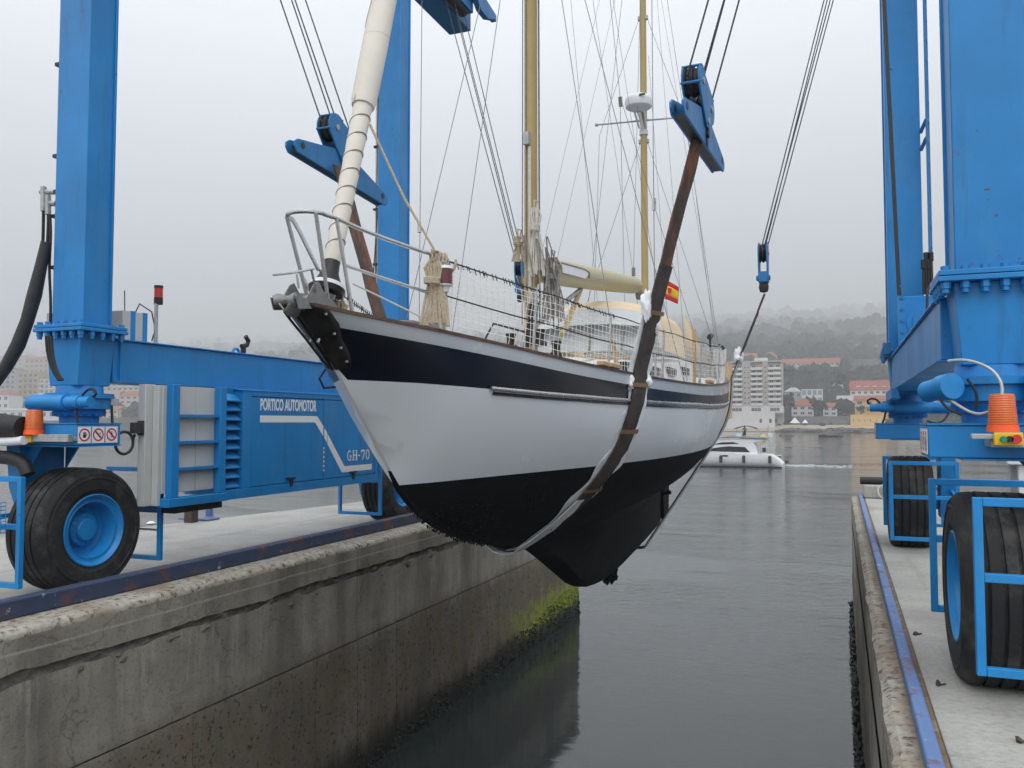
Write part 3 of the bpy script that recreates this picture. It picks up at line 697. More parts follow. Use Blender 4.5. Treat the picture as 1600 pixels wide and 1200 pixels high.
def text(body, size, y, z, sxs, mt, par, x=FX-.003):
    cu = bpy.data.curves.new('lettering', 'FONT'); cu.body = body; cu.size = size; cu.extrude = .0012; cu.offset = size*.028
    o = bpy.data.objects.new('lettering', cu); COL.objects.link(o)
    bpy.context.view_layer.update()
    me = bpy.data.meshes.new_from_object(o.evaluated_get(bpy.context.evaluated_depsgraph_get()))
    COL.objects.unlink(o); bpy.data.objects.remove(o)
    me.materials.clear(); me.materials.append(M[mt])
    q = bpy.data.objects.new('lettering', me); COL.objects.link(q); q.parent = par
    q.location = Vector((x, y, z))-ORG[par.name]; q.rotation_euler = (pi/2, 0, pi/2); q.scale = (sxs, 1, 1)
    return q, me
q, me = text('PORTICO AUTOMOTOR', .21, 8.70, 1.88, .58, 'paint_white', d1)
wtxt = max(v_.co.x for v_ in me.vertices)
q.scale = ((9.93-8.70)/wtxt, 1, 1)
# GH-70 in slab serif strokes
def strokes(y, z, h, w):
    b = MB(); x0_, x1_ = FX-.0035, FX-.0008; t = w*.21; hs = h*.11
    def rc(u0, u1, v0, v1): b.box(x0_, x1_, y+u0, y+u1, z+v0, z+v1)
    def ring(u, v_, ru, rv, a0, a1, tk=None):
        rows = [[(x1_, y+u+(ru-k*t)*cos(a0+(a1-a0)*j/20), z+v_+(rv-k*t*.7)*sin(a0+(a1-a0)*j/20)) for j in range(21)] for k in (0, 1)]
        b.grid(rows)
    u = 0
    ring(u+w*.5, h/2, w*.5, h*.52, radians(45), radians(325)); rc(u+w*.62, u+w*1.05, h*.40, h*.40+hs); rc(u+w*.72, u+w*.72+t, 0, h*.40)
    u = w*1.3
    for k in (0, w*.72): rc(u+k+w*.08, u+k+w*.08+t, hs, h-hs); rc(u+k-.0, u+k+w*.36, 0, hs-.0005); rc(u+k, u+k+w*.36, h-hs+.0005, h)
    rc(u+w*.08+t+.0005, u+w*.80-.0005, h*.45, h*.45+hs)
    u = w*2.6; rc(u, u+w*.5, h*.38, h*.38+hs*1.3)
    u = w*3.3; rc(u, u+w*.95, h-hs*1.5, h); rc(u, u+t*.5, h-hs*3, h-hs*1.5-.0005)
    b.add([(x1_, y+u+w*.95, z+h-hs*1.5), (x1_, y+u+w*.95-t, z+h-hs*1.5), (x1_, y+u+w*.28, z), (x1_, y+u+w*.28+t*1.2, z)], [(0,1,2,3)])
    u = w*4.45; ring(u+w*.48, h/2, w*.48, h*.52, 0, 2*pi)
    return b
strokes(10.73, 1.14, .155, .118).build('lettering', 'paint_white', d2, smooth=False)
def strip(pts, t, par):
    b = MB(); x = FX-.0025
    for (ya, za), (yb_, zb) in zip(pts, pts[1:]): pass
    up_ = [(y, z) for y, z in pts]
    (a0, a1, a2, a3) = up_
    vs = [(a0[0], a0[1]+t/2), (a1[0]+.02, a1[1]+t/2), (a2[0]+.03, a2[1]+t/2), (a3[0], a3[1]+t/2), (a3[0], a3[1]-t/2), (a2[0]-.03, a2[1]-t/2), (a1[0]-.02, a1[1]-t/2), (a0[0], a0[1]-t/2)]
    b.add([(x, y, z) for y, z in vs], [(0,1,6,7), (1,2,5,6), (2,3,4,5)]); return b
# the stripe runs over both doors: split at the post
strip([(8.70, 1.765), (9.93, 1.765), (10.105, 1.62), (10.106, 1.62)], .09, d1)
b = MB(); x = FX-.0025
b.add([(x, 8.70, 1.81), (x, 8.70, 1.72), (x, 9.90, 1.72), (x, 9.95, 1.81), (x, 10.105, 1.665), (x, 10.105, 1.52)], [(0,1,2,3), (3,2,5,4)])
b.build('white_stripe', 'paint_white', d1, smooth=False)
b = MB(); b.add([(FX+.0015, 10.125, 1.64), (FX+.0015, 10.125, 1.495), (FX+.0015, 10.195, 1.425), (FX+.0015, 10.195, 1.57)], [(0,1,2,3)]); b.build('white_stripe', 'paint_white', pk, smooth=False)
b = MB(); b.add([(x, 10.212, 1.555), (x, 10.212, 1.405), (x, 10.59, .975), (x, 10.66, 1.065), (x, 11.44, 1.065), (x, 11.44, .975)], [(0,1,2,3), (3,2,5,4)])
b.build('white_stripe', 'paint_white', d2, smooth=False)
b = MB(); b.box(FX+.001, FX+.004, 10.10, 10.135, 1.02, 1.36); st_ = b.build('warning_label', 'paint_white', pk)
b = MB()
for k in range(5): b.box(FX+.0045, FX+.0055, 10.105, 10.13, 1.04+k*.065, 1.085+k*.065)
b.build('label_print', 'black', st_)
for k in range(10):   # louvres beside the doors
    z = .93+k*.118; b = MB()
    b.add([(FX-.14, y0-.30, z+.085), (FX-.14, y0-.012, z+.085), (FX-.03, y0-.012, z), (FX-.03, y0-.30, z), (FX-.14, y0-.30, z+.075), (FX-.14, y0-.012, z+.075), (FX-.03, y0-.012, z-.012), (FX-.03, y0-.30, z-.012)],
          [(0,1,2,3), (7,6,5,4), (0,3,7,4), (1,0,4,5), (2,1,5,6), (3,2,6,7)]); b.build('louvre', 'blue', pk)
b = MB(); b.box(-7.8, FX-.15, y0-.33, y0-.005, .86, 2.14); b.build('radiator', 'blue_hook', pk)
# ladder frame and pale electrical cabinet
cy0, cy1 = 7.17, 8.04
b = MB(); b.box(FX-.06, FX+.03, cy0, cy0+.11, .88, 2.145); b.box(FX-.06, FX+.03, cy1-.11, cy1, .88, 2.145); b.box(FX-.10, FX+.05, cy0-.06, y0-.33, .78, .878); b.box(FX-.75, FX-.101, cy0-.06, cy0+.05, .78, .86)
fr = b.build('cabinet_frame', 'blue', pk, bevel=.006)
for z in (1.18, 1.48, 1.78):
    b = MB(); b.box(FX-.05, FX+.02, cy0+.111, cy1-.111, z, z+.03); b.build('rung', 'blue', fr)
b = MB(); b.box(FX-.20, FX-.065, cy0-.05, cy0+.46, .93, 2.13); b.box(FX-.20, FX-.065, cy0+.468, cy1-.01, .93, 2.13)
b.box(FX-.16, FX-.075, cy0-.10, cy0-.052, .80, 2.13)
cb = b.build('electrical_cabinet', 'cabinet', pk, bevel=.004)
b = MB(); b.box(-7.185, -7.085, cy0-.20, cy0-.055, .80, 2.14); cab2 = b.build('electrical_cabinet', 'cabinet', pk, bevel=.006)
b = MB(); b.box(-7.17, -7.10, cy0-.33, cy0-.225, 1.60, 1.72); b.box(-7.18, -7.09, cy0-.222, cy0-.202, 1.58, 1.74); b.build('junction_box', 'sheath', cab2, bevel=.006)
b = MB(); c0 = Vector((-7.17, cy0-.40, 1.50)); b.tube([c0+Vector((0, .12*cos(a), .12*sin(a))) for a in [2*pi*k/24 for k in range(25)]], .016, 8, cap=False)
b.tube([(-7.17, cy0-.29, 1.50), (-7.17, cy0-.26, 1.59)], .014, 8); b.tube([(-7.17, cy0-.51, 1.5), (-7.17, cy0-.56, 1.7), (-7.2, cy0-.55, 1.9)], .014, 8); b.build('cable_loop', 'sheath', cab2)
b = MB(); b.box(-7.8, FX-.02, cy0+.1, y0-.34, .70, .778); b.build('belly_pan', 'black', pk)
# antenna box and signal lamp standing on the left beam
bx = thing('radio_box', (-7.43, 8.2, 2.62), None, None); bx.parent = lift; bx.location = Vector((-7.43, 8.2, 2.62))-ORG[lift.name]
p0 = atX(191, 533, -7.35); p1 = atX(230, 490, -7.35)
b = MB(); b.box(-7.60, -7.35, p0.y, p1.y, 2.622, 2.96); b.build('case', 'cabinet', bx, bevel=.006)
b = MB()
for q in (.42, .92): b.box(-7.605, -7.345, p0.y+(p1.y-p0.y)*q-.035, p0.y+(p1.y-p0.y)*q+.03, 2.6215, 2.965)
b.build('strap', 'blue_bright', bx)
b = MB(); yq = p0.y+.12; b.tube([(-7.45, yq, 2.96), (-7.45, yq-.01, 3.2)], .006, 6); b.tube([(-7.4, yq+.1, 2.96), (-7.4, yq+.16, 3.07), (-7.4, yq+.34, 3.0), (-7.38, yq+.38, 2.8), (-7.38, yq+.33, 2.66)], .008, 6); b.build('antenna', 'black', bx)
p = atX(243, 540, -7.35); b = MB(); b.tube([(p.x, p.y, 2.62), (p.x, p.y, 3.10)], .022, 10); sp_ = b.build('signal_pole', 'galv', lift)
b = MB(); b.lathe([(0, .05), (.08, .05)], (p.x, p.y+.03, 3.09), 'z', 16); b.lathe([(.19, .05), (.22, .05)], (p.x, p.y+.03, 3.09), 'z', 16); b.build('lamp_housing', 'black', sp_)
b = MB(); b.lathe([(.081, .047), (.189, .047)], (p.x, p.y+.03, 3.09), 'z', 16); b.build('lamp_lens', 'red', sp_)
p = atX(380, 553, -7.3); b = MB(); b.tube([(p.x, p.y, 2.62), (p.x, p.y, 2.72)], .035, 8); b.tube([(p.x, p.y-.04, 2.72), (p.x, p.y+.07, 2.74), (p.x, p.y+.10, 2.80), (p.x, p.y+.04, 2.86)], .03, 8); b.build('hose_outlet', 'black', lift)
b = MB(); b.tube(arc((p.x, p.y-.14, 2.62), .06, 0, pi, 8, 'yz'), .018, 8); b.build('lifting_eye', 'blue_bright', lift)

# right side: winch on the beam, ladder by the far leg, hoses
wy = 11.9
p0 = atY(1404, 540, wy); p1 = atY(1478, 460, wy)
b = MB(); b.box(p0.x, p1.x, wy, wy+.08, 2.63, p1.z); wn = b.build('winch', 'blue', lift, bevel=.006)
b = MB(); b.lathe([(-.004, .26), (-.02, .26), (-.022, .19), (-.07, .19), (-.075, .11), (-.30, .10), (-.31, .06)], ((p0.x+p1.x)/2+.08, wy, 3.02), 'y', 28); b.build('winch_motor', 'blue_bright', wn)
b = MB()
for k in range(6):
    for x in (p0.x+.05, p1.x-.05): b.lathe([(-.02, .022), (0, .022)], (x, wy, 2.75+.15*k), 'y', 6)
b.build('winch_bolts', 'blue_hook', wn)['kind'] = 'stuff'
b = MB(); b.tube([((p0.x+p1.x)/2, wy+.085, 3.02), ((p0.x+p1.x)/2, wy+.75, 3.02)], .24, 24); b.build('winch_drum', 'black', wn)
b = MB(); b.tube([((p0.x+p1.x)/2+.04, wy-.2, 3.1), ((p0.x+p1.x)/2+.05, wy-.22, 3.4), ((p0.x+p1.x)/2+.12, wy-.2, 3.52), ((p0.x+p1.x)/2+.2, wy-.15, 3.4), ((p0.x+p1.x)/2+.22, wy-.1, 3.1)], .017, 8); b.build('hose', 'sheath', wn)
b = MB()
for k in range(4): q = atY(1444+k*4.0, 460, wy+.5); b.tube([q, q+Vector((0, 0, .35+.1*(k % 2)))], .022, 6); b.tube([q+Vector((0,0,.35+.1*(k%2))), q+Vector((0,0,.47+.1*(k%2)))], .032, 6)
b.build('hose', 'rubber', wn)
b = MB()
for dx in (0, .30): b.box(1.155+dx*.15, 1.185+dx*.15, 12.42+dx, 12.47+dx, 2.9, TOP)
ld = b.build('ladder', 'blue_hook', lift)
for k in range(24):
    b = MB(); b.bar((1.172, 12.475, 3.0+k*.29), (1.212, 12.718, 3.0+k*.29), .028); b.build('rung', 'blue_hook', ld)
for z in (5.6, 5.85): b = MB(); b.bar((1.12, 12.80, z-.05), (1.168, 12.50, z+.02), .04); b.build('bracket', 'blue_hook', ld)
# C bracket where the right beam meets the far leg
b = MB(); b.taper((.60, .70, 11.3, 12.7), 2.02, (.60, .668, 11.3, 12.7), 2.14); b.build('beam_gusset', 'blue', lbR)
b = MB(); b.box(.56, .66, 12.3, 12.55, 2.63, 2.80); b.tube([(.60, 12.25, 2.70), (.60, 12.6, 2.70)], .06, 12); b.build('cable_guide', 'blue_hook', lbR)

# mesh basket on the near left guard
b = MB(); yb = 5.48; xa, xb_ = -7.95, -7.20
for k in range(9): z = .70+k*.035; b.tube([(xa, yb-.28, z), (xb_, yb-.28, z), (xb_, yb-.03, z)], .004, 4)
for k in range(22): x = xa+(xb_-xa)*k/21; b.tube([(x, yb-.04, .70), (x, yb-.28, .70), (x, yb-.28, .98)], .004, 4)
for k in range(6): y = yb-.28+.25*k/5; b.tube([(xb_, y, .70), (xb_, y, .98)], .004, 4)
b.build('wire_basket', 'blue_bright', lift)
def rag(name, mt, loc, r, label, seed):
    rows = []; n1, n2 = 10, 16
    for i in range(n1+1):
        a = pi*i/n1; row = []
        for j in range(n2):
            t = 2*pi*j/n2; rr = 1+.5*noise.noise((cos(t)*1.3+seed, sin(t)*1.3, i*.35))
            row.append((loc[0]+r[0]*sin(a)*cos(t)*rr, loc[1]+r[1]*sin(a)*sin(t)*rr, loc[2]+r[2]*cos(a)*rr))
        rows.append(row)
    return tag(MB().grid(rows, True).build(name, mt), label, 'cloth')
rag('cloth', 'white_plastic', (-7.42, 5.34, .83), (.16, .09, .13), 'crumpled white cloth in the blue wire basket', 1)
rag('cloth', 'flag_red', (-7.32, 5.35, .735), (.12, .08, .04), 'red folded cloth at the bottom of the wire basket', 5)

# ------------------------------------------------------------------ hoist cables, hook blocks
AFT = 13.0; FOR = 7.6
def top_on_line(p_low, p_hi, x, z):
    """point at (x, ?, z) lying on the straight line through two photograph pixels"""
    dx = (p_hi[0]-p_low[0])/(p_hi[1]-p_low[1]); best = None
    for i in range(2000):
        y = 5+.006*i; d = Vector((x, y, z))-CP; t = d.dot(fw)
        if t < .3: continue
        u, v_ = 800+F*d.dot(rt)/t, 600-F*d.dot(upv)/t
        e = abs(u-(p_hi[0]+dx*(v_-p_hi[1])))
        if best is None or e < best[0]: best = (e, y)
    return Vector((x, best[1], z))
def hook_block(xc, yc, zc, label, yaw, tilt, plate=True):
    """spreader of two plates along the quay, sheave block above it; xc,yc,zc = pin between them"""
    r = thing('hook_block', (xc, yc, zc), label, 'hook block', 'blue hook blocks of the boat hoist')
    if plate:
        p = [(-.93, -.31), (-.88, -.36), (.88, -.36), (.93, -.31), (.93, -.26), (.88, -.22), (.18, -.06), (-.18, -.06), (-.88, -.22), (-.93, -.26)]
        for dx in (-.062, .040):
            b = MB(); b.prism([(yc+u, zc+v_) for u, v_ in p], 'x', xc+dx, xc+dx+.022); o = b.build('spreader_plate', 'blue_hook', r, bevel=.005)
            for u in (-.80, .80): h = MB(); h.tube([(xc+dx-.004, yc+u, zc-.265), (xc+dx+.026, yc+u, zc-.265)], .035, 14); h.build('pin_hole', 'black', o)
        b = MB(); b.box(xc-.0395, xc+.0395, yc-.86, yc+.86, zc-.352, zc-.345); b.build('spacer', 'black', r)
        b = MB(); b.tube([(xc-.08, yc, zc-.25), (xc+.09, yc, zc-.25)], .04, 14); b.box(xc+.064, xc+.074, yc-.02, yc+.03, zc-.36, zc-.2); b.build('sling_pin', 'black', r)
    # cheeks
    def lobe(c, rad, a0, a1, k=8): return [(c[0]+rad*cos(a0+(a1-a0)*i/k), c[1]+rad*sin(a0+(a1-a0)*i/k)) for i in range(k+1)]
    A, B_ = (-.24, .16), (.14, .03)
    poly = lobe(B_, .150, -1.6, 1.25)+lobe(A, .150, .75, 3.7)+[(-.24, -.05), (-.08, -.20), (.06, -.20)]
    for dx in (-.085, .067):
        b = MB(); b.prism([(yc+u, zc+v_) for u, v_ in poly], 'x', xc+dx, xc+dx+.018); o = b.build('cheek_plate', 'blue_hook', r, bevel=.004)
        for u, v_ in (A, B_, (-.02, -.14)): h = MB(); h.tube([(xc+dx-.012, yc+u, zc+v_), (xc+dx+.030, yc+u, zc+v_)], .034, 8); h.build('axle_cap', 'galv', o)
    for (u, v_) in (A, B_):
        b = MB()
        for dx in (-.033, .033): b.lathe([(-.031, .138), (-.02, .138), (-.01, .118), (.01, .118), (.02, .138), (.031, .138)], (xc+dx, yc+u, zc+v_), 'x', 28)
        b.build('sheave', 'black', r)
    b = MB()
    for (u, v_), a in ((A, 2.2), (A, .9), (A, 3.5), (B_, .9)):
        b.tube([(xc-.09, yc+u+.143*cos(a), zc+v_+.143*sin(a)), (xc+.09, yc+u+.143*cos(a), zc+v_+.143*sin(a))], .013, 8)
    b.build('guard_pins', 'blue_hook', r)['kind'] = 'stuff'
    # ropes: two round each sheave
    ends = []
    for (u, v_) in (A, B_):
        for sgn_ in (-1, 1):
            ends.append(Vector((xc+.033*sgn_, yc+u+.122*sgn_, zc+v_+.02)))
    r.rotation_euler = (tilt, 0, yaw)
    Rm = Matrix.Rotation(yaw, 3, 'Z') @ Matrix.Rotation(tilt, 3, 'X'); o_ = Vector((xc, yc, zc))
    return r, [o_+Rm @ (e-o_) for e in ends]
def hoist_ropes(ends, xt, yt, spread):
    b = MB()
    for k, e in enumerate(ends):
        top = Vector((xt+.05*((k % 2)*2-1), yt+spread*(k-1.5), TOP+.02)); b.tube([e, e.lerp(top, .5), top], .0085, 6)
    return b.build('hoist_rope', 'cable', lift)
pL = atY(535, 230, FOR+.2); pR = atY(1122, 172, FOR+.05)
blk, en = hook_block(pL.x, FOR+.2, 4.76, 'blue sheave block with long spreader plate beside the furled headsail', .0, -.07); hoist_ropes(en, LX+.44, 7.5, .16)
blk, en = hook_block(-1.17, FOR+.1, 4.64, 'blue sheave block and spreader plate hanging nearest the radar pole', -.05, .0); hoist_ropes(en, RX-.44, 7.35, .16)
pA = atY(814, 440, AFT+.35); pB = atY(1193, 420, AFT)
# the two aft blocks have no spreader and hang edge-on
def small_block(p, label, flip):
    r = thing('hook_block', p, label, 'hook block', 'blue hook blocks of the boat hoist')
    for dx in (-.072, .052):
        b = MB(); b.prism([(p.y+u, p.z+v_) for u, v_ in ((-.11, -.04), (-.16, .16), (-.15, .32), (-.04, .40), (.09, .38), (.15, .22), (.11, -.04), (.04, -.13), (-.04, -.13))], 'x', p.x+dx, p.x+dx+.020); o = b.build('cheek_plate', 'blue_hook', r, bevel=.005)
        h = MB(); h.tube([(p.x+dx-.012, p.y, p.z+.24), (p.x+dx+.034, p.y, p.z+.24)], .04, 10); h.build('axle_cap', 'galv', o)
    b = MB()
    for dx in (-.026, .026): b.lathe([(-.025, .145), (-.015, .145), (0, .12), (.015, .145), (.025, .145)], (p.x+dx, p.y, p.z+.24), 'x', 24)
    b.build('sheave', 'black', r)
    b = MB(); b.tube([(p.x, p.y, p.z-.12), (p.x, p.y, p.z-.22)], .05, 10); b.lathe([(-.36, .03), (-.35, .06), (-.28, .075), (-.20, .06), (-.19, .03)], p, 'z', 14); b.build('swivel', 'black', r)
    b = MB(); b.box(p.x-.075, p.x+.075, p.y-.10, p.y+.10, p.z-.22, p.z-.05); b.tube([(p.x-.11, p.y, p.z-.14), (p.x+.10, p.y, p.z-.14)], .045, 12); b.build('shackle_body', 'blue_hook', r, bevel=.02)
    return [Vector((p.x+dx, p.y+dy, p.z+.26)) for dx in (-.026, .026) for dy in (-.125, .125)]
e1 = small_block(pA, 'blue sheave block half hidden behind the golden mast foot', 1); hoist_ropes(e1, LX+.44, 14.5, .22)
e2 = small_block(pB, 'small blue sheave block above the apartment tower', 1); hoist_ropes(e2, RX-.44, 13.3, .16)
# fall ropes down to the winch on the right
b = MB()
for k in range(3):
    q = atY(1403+k*2.2, 462, wy+.15+.15*k); t_ = Vector((.52+.03*k, 11.4+.2*k, TOP)); b.tube([q, t_], .0085, 6)
b.build('hoist_rope', 'cable', lift)
b = MB(); b.tube([atY(590, 330, 11.5), atY(580, 480, 11.5)], .010, 6); q0 = atX(593, 0, -7.0); q1 = atX(585, 500, -7.0); b.tube([q0+(q0-q1)*.4, q1-Vector((0,0,1.0))], .009, 6); b.build('hoist_rope', 'cable', lift)

# ------------------------------------------------------------------ the sailboat
XC = -3.0
boat = thing('sailboat', (XC, 10, 1.35), 'white ketch with navy stripe and black bottom hanging in the hoist slings', 'sailboat')
BY = [4.0,4.1,4.3,4.6,5.2,6,7,7.4,8.5,9.5,10.5,11.5,12.5,13.5,14.5,15.3,15.9,16.15,16.2]
BB = [.025,.09,.18,.33,.60,.87,1.13,1.22,1.42,1.53,1.57,1.55,1.48,1.355,1.12,.80,.42,.16,.02]
def smooth_tab(xs, ys):           # Catmull-Rom through a table
    def f(x):
        x = min(max(x, xs[0]), xs[-1]); i = 0
        while i < len(xs)-2 and x > xs[i+1]: i += 1
        h = xs[i+1]-xs[i]; t = (x-xs[i])/h
        m0 = (ys[i+1]-ys[i-1])/(xs[i+1]-xs[i-1]) if i > 0 else (ys[1]-ys[0])/h
        m1 = (ys[i+2]-ys[i])/(xs[i+2]-xs[i]) if i < len(xs)-2 else (ys[-1]-ys[-2])/(xs[-1]-xs[-2])
        return (2*t**3-3*t*t+1)*ys[i]+(t**3-2*t*t+t)*h*m0+(3*t*t-2*t**3)*ys[i+1]+(t**3-t*t)*h*m1
    return f
Bf = smooth_tab(BY, BB)
ZS = smooth_tab([4,4.7,5.5,6.5,7.7,8.7,9.7,11,12.3,13.5,15,16.2], [2.43,2.36,2.288,2.212,2.158,2.142,2.152,2.212,2.305,2.41,2.53,2.62])
ZT = lambda y: ZS(y)-interp(y, [4,9,13.5,16], [.09,.11,.165,.19])
ZN = lambda y: ZS(y)-interp(y, [4,4.3,5,6.6,7.6,9.3,13.5,16], [.40,.395,.345,.272,.242,.225,.335,.38])
ZWf = smooth_tab([5.2,6,8,11,13.5,16.2], [1.262,1.29,1.33,1.39,1.44,1.50])
ZW = lambda y: ZWf(max(5.2, y))
ZKf = smooth_tab([3.95,4.05,4.2,4.5,4.8,5.17,5.28,5.6,6.16,7.1,8.0,8.55,9.0,9.45,10.0,11.1,13,14.55], [2.44,2.40,2.29,2.06,1.77,1.41,1.27,1.03,.80,.585,.43,.225,.02,-.19,-.32,-.37,-.22,-.06])
ZCf = smooth_tab([3.95,7.1,8,9,10,11,12,13,14,14.6,15.2,15.8,16.2], [2.44,.575,.50,.47,.47,.50,.56,.66,.83,.97,1.18,1.48,1.85])
def ZC(y): return ZKf(y) if y < 7.1 else ZCf(y)
def ZK(y): return ZKf(y) if y < 14.56 else ZC(y)
Pf = smooth_tab([4,5,6,7.5,9,11,13,15,16.2], [1.35,1.35,1.5,1.95,2.5,2.8,2.6,2.2,2.0])
def halfb(y, z):
    zs, zc = ZS(y), ZC(y); bb = max(.012, Bf(y))
    u = min(1, max(0, (z-zc)/max(.05, zs-zc)))
    h = bb*(1-(1-u)**Pf(y))**interp(y, [4.5, 8, 11, 16], [1.0, .85, .85, .95])
    tk = interp(y, [4, 6, 8, 9.5, 12, 14.5, 15], [.012, .03, .07, .14, .13, .045, .03])
    if z < zc+.6:
        d = max(0, zc-z)
        tk2 = tk*(1-.35*min(1, d/.8)**2)+.25*math.exp(-max(0, z-zc)*3.6-d*4.0)*interp(y, [7.6, 9.6, 14, 14.6], [0, 1, .7, 0])
        k = .06; h = max(h, tk2)+k*math.exp(-abs(h-tk2)/k)*.35*interp(y, [6, 8], [0, 1])
    return min(h, bb) if y > 6 else h
YS = [3.97,4.0,4.05,4.1,4.2,4.3,4.45,4.6,4.8,5.0,5.2,5.3,5.45,5.6,5.9,6.2,6.6,7.0,7.4,7.8,8.2,8.55,8.8,9.1,9.4,9.7,10.0,10.4,10.8,11.2,11.6,12,12.5,13,13.4,13.8,14.1,14.4,14.555,14.565,14.8,15.05,15.3,15.55,15.75,15.9,16.03,16.12,16.18,16.2]
def zrows(y):
    zk = ZK(y); a = [ZS(y), ZT(y), ZN(y), ZW(y), zk]
    out = []
    for i, (n_) in enumerate((2, 4, 9)):
        for k in range(n_): out.append((a[i]+(a[i+1]-a[i])*k/n_, (0, 1, 2)[i]))
    for k in range(23):
        t = k/22; out.append((a[3]+(zk-a[3])*t, 3))
    return [(max(z, zk), q) for z, q in out]
b = MB()
for s in (1, -1):
    grid = []
    for y in YS:
        grid.append([Vector((XC+s*(halfb(y, z) if z > ZK(y)+1e-4 else (.35 if y > 6 else .6)*halfb(y, z+.001)), y, z)) for z, q in zrows(y)])
    mats_ = [q for z, q in zrows(9)]
    nc = len(grid[0]); o_ = len(b.v); b.v += [p for r in grid for p in r]
    for i in range(len(grid)-1):
        for j in range(nc-1):
            b.f.append((o_+i*nc+j, o_+i*nc+j+1, o_+(i+1)*nc+j+1, o_+(i+1)*nc+j)); b.m.append(mats_[j])
    if s == 1: G1 = o_
    else:
        for i in range(len(grid)-1):     # close the keel sole
            b.f.append((G1+i*nc+nc-1, o_+i*nc+nc-1, o_+(i+1)*nc+nc-1, G1+(i+1)*nc+nc-1)); yq = YS[i+1]; zq = ZK(yq); b.m.append(0 if zq > ZT(yq) else 1 if zq > ZN(yq) else 2 if zq > ZW(yq) else 3)
hull = b.build('hull', ['hull_grey', 'hull_navy', 'hull_white', 'antifoul'], boat, angle=40)
def side(y, s=1, inset=0, dz=0): return Vector((XC+s*(Bf(y)-inset), y, ZS(y)+dz))
def span(a, c_, n_): return [a+(c_-a)*i/n_ for i in range(n_+1)]
# deck, toe rail, rubbing strakes
rows = []
for y in span(4.02, 16.17, 60):
    w = max(.004, Bf(y)-.02); rows.append([(XC+w*u, y, ZS(y)-.035+.05*(1-u*u)) for u in (-1, -.6, -.2, .2, .6, 1)])
MB().grid(rows).build('deck', 'deck_white', boat, angle=60)
for s in (1, -1):
    rows = []
    for y in span(4.12, 16.17, 90):
        x = XC+s*(Bf(y)+.012); z = ZS(y)
        rows.append([(x, y, z-.008), (x, y, z+.012), (x-s*min(.045, Bf(y)+.01), y, z+.012), (x-s*min(.045, Bf(y)+.01), y, z-.008)])
    b = MB(); b.grid(rows, True); b.build('toe_rail', 'varnish', boat)
    for nm, dz, r, mt, ya in (('rubbing_strake', .005, .016, 'stainless', 5.55), ('strake_backing', -.028, .014, 'hull_navy', 5.6), ('sheer_line', -.008, .012, 'hull_grey', 5.6)):
        pts = [Vector((XC+s*(halfb(y, ZN(y)+dz)+(.012 if nm[0] == 'r' else .001)), y, ZN(y)+dz)) for y in span(ya, 16.0, 70)]
        MB().tube(pts, r, 8).build(nm, mt, hull)
# ragged growth on the forefoot, anode and propeller, rudder
b = MB()
for i in range(700):
    y = random.uniform(5.3, 7.0); z = ZK(y)+random.random()**1.6*.5-.01
    if z > ZW(y)-.18: continue
    for s in (1, -1): clump(b, (XC+s*(halfb(y, z)+.002), y, z), random.uniform(.004, .013))
b.build('marine_growth', 'fouling', hull, smooth=False)['kind'] = 'stuff'
b = MB()
for i in range(90): clump(b, (XC+random.uniform(-.06, .06), 11.25+random.gauss(0, .09), ZK(11.2)-.02+random.uniform(-.08, .03)), random.uniform(.02, .05))
b.build('marine_growth', 'fouling', hull, smooth=False)['kind'] = 'stuff'
b = MB(); b.prism([(14.88, .98), (15.25, 1.12), (15.42, .55), (15.33, .02), (14.92, -.02), (14.82, .4)], 'x', XC-.035, XC+.035); b.build('rudder', 'antifoul', boat, bevel=.02)
b = MB(); b.tube([(XC, 14.5, .42), (XC, 14.68, .42)], .035, 10)
for k in range(3):
    a = 2*pi*k/3+.4; b.add([(XC, 14.66, .42), (XC+.20*cos(a)-.05*sin(a), 14.62, .42+.20*sin(a)+.05*cos(a)), (XC+.23*cos(a), 14.67, .42+.23*sin(a)), (XC+.20*cos(a)+.05*sin(a), 14.72, .42+.20*sin(a)-.05*cos(a))], [(0,1,2,3)])
b.build('propeller', 'dark_bronze', boat)
# bow plate and anchor roller
def stem_y(z):
    y = 3.95
    while ZK(y) > z and y < 6: y += .004
    return y
for s in (1, -1):
    R_ = []
    for k in range(15):
        z = 2.425-.37*k/14; w = interp(k/14, [0, .3, .5, .75, .92, 1], [.16, .165, .13, .115, .085, .03]); y0_ = stem_y(z)
        R_.append([(XC+s*(halfb(max(3.98, y0_+w*u), min(z, ZS(y0_)-.001))+.010 if u > 0 else .004), y0_-.012+w*u, z) for u in (0, .04, .25, .5, .75, 1)])
    b = MB(); b.grid(R_); o = b.build('bow_plate', 'dark_bronze', boat); sm_ = o.modifiers.new('thick', 'SOLIDIFY'); sm_.thickness = .006
    for k in (2, 6, 9, 12):
        q = Vector(R_[k][4]); h = MB(); h.tube([q+Vector((-s*.006, 0, 0)), q+Vector((s*.009, -.003, 0))], .008, 8); h.build('bolt', 'galv', o)
b = MB(); rows = [[(XC+u*.085, y, zz+abs(u)*.09) for u in (-1, -.8, -.5, 0, .5, .8, 1)] for y, zz in ((3.97, 2.37), (4.00, 2.345), (4.08, 2.34), (4.24, 2.42), (4.38, 2.42))]
b.grid(rows); o = b.build('anchor_roller', 'roller_grey', boat)
sm = o.modifiers.new('thick', 'SOLIDIFY'); sm.thickness = .012
for y in (4.005, 4.12):
    b = MB(); b.lathe([(-.07, .044), (-.05, .042), (-.01, .028), (.01, .028), (.05, .042), (.07, .044)], (XC, y, 2.435), 'x', 20); b.build('roller', 'roller_grey', o)
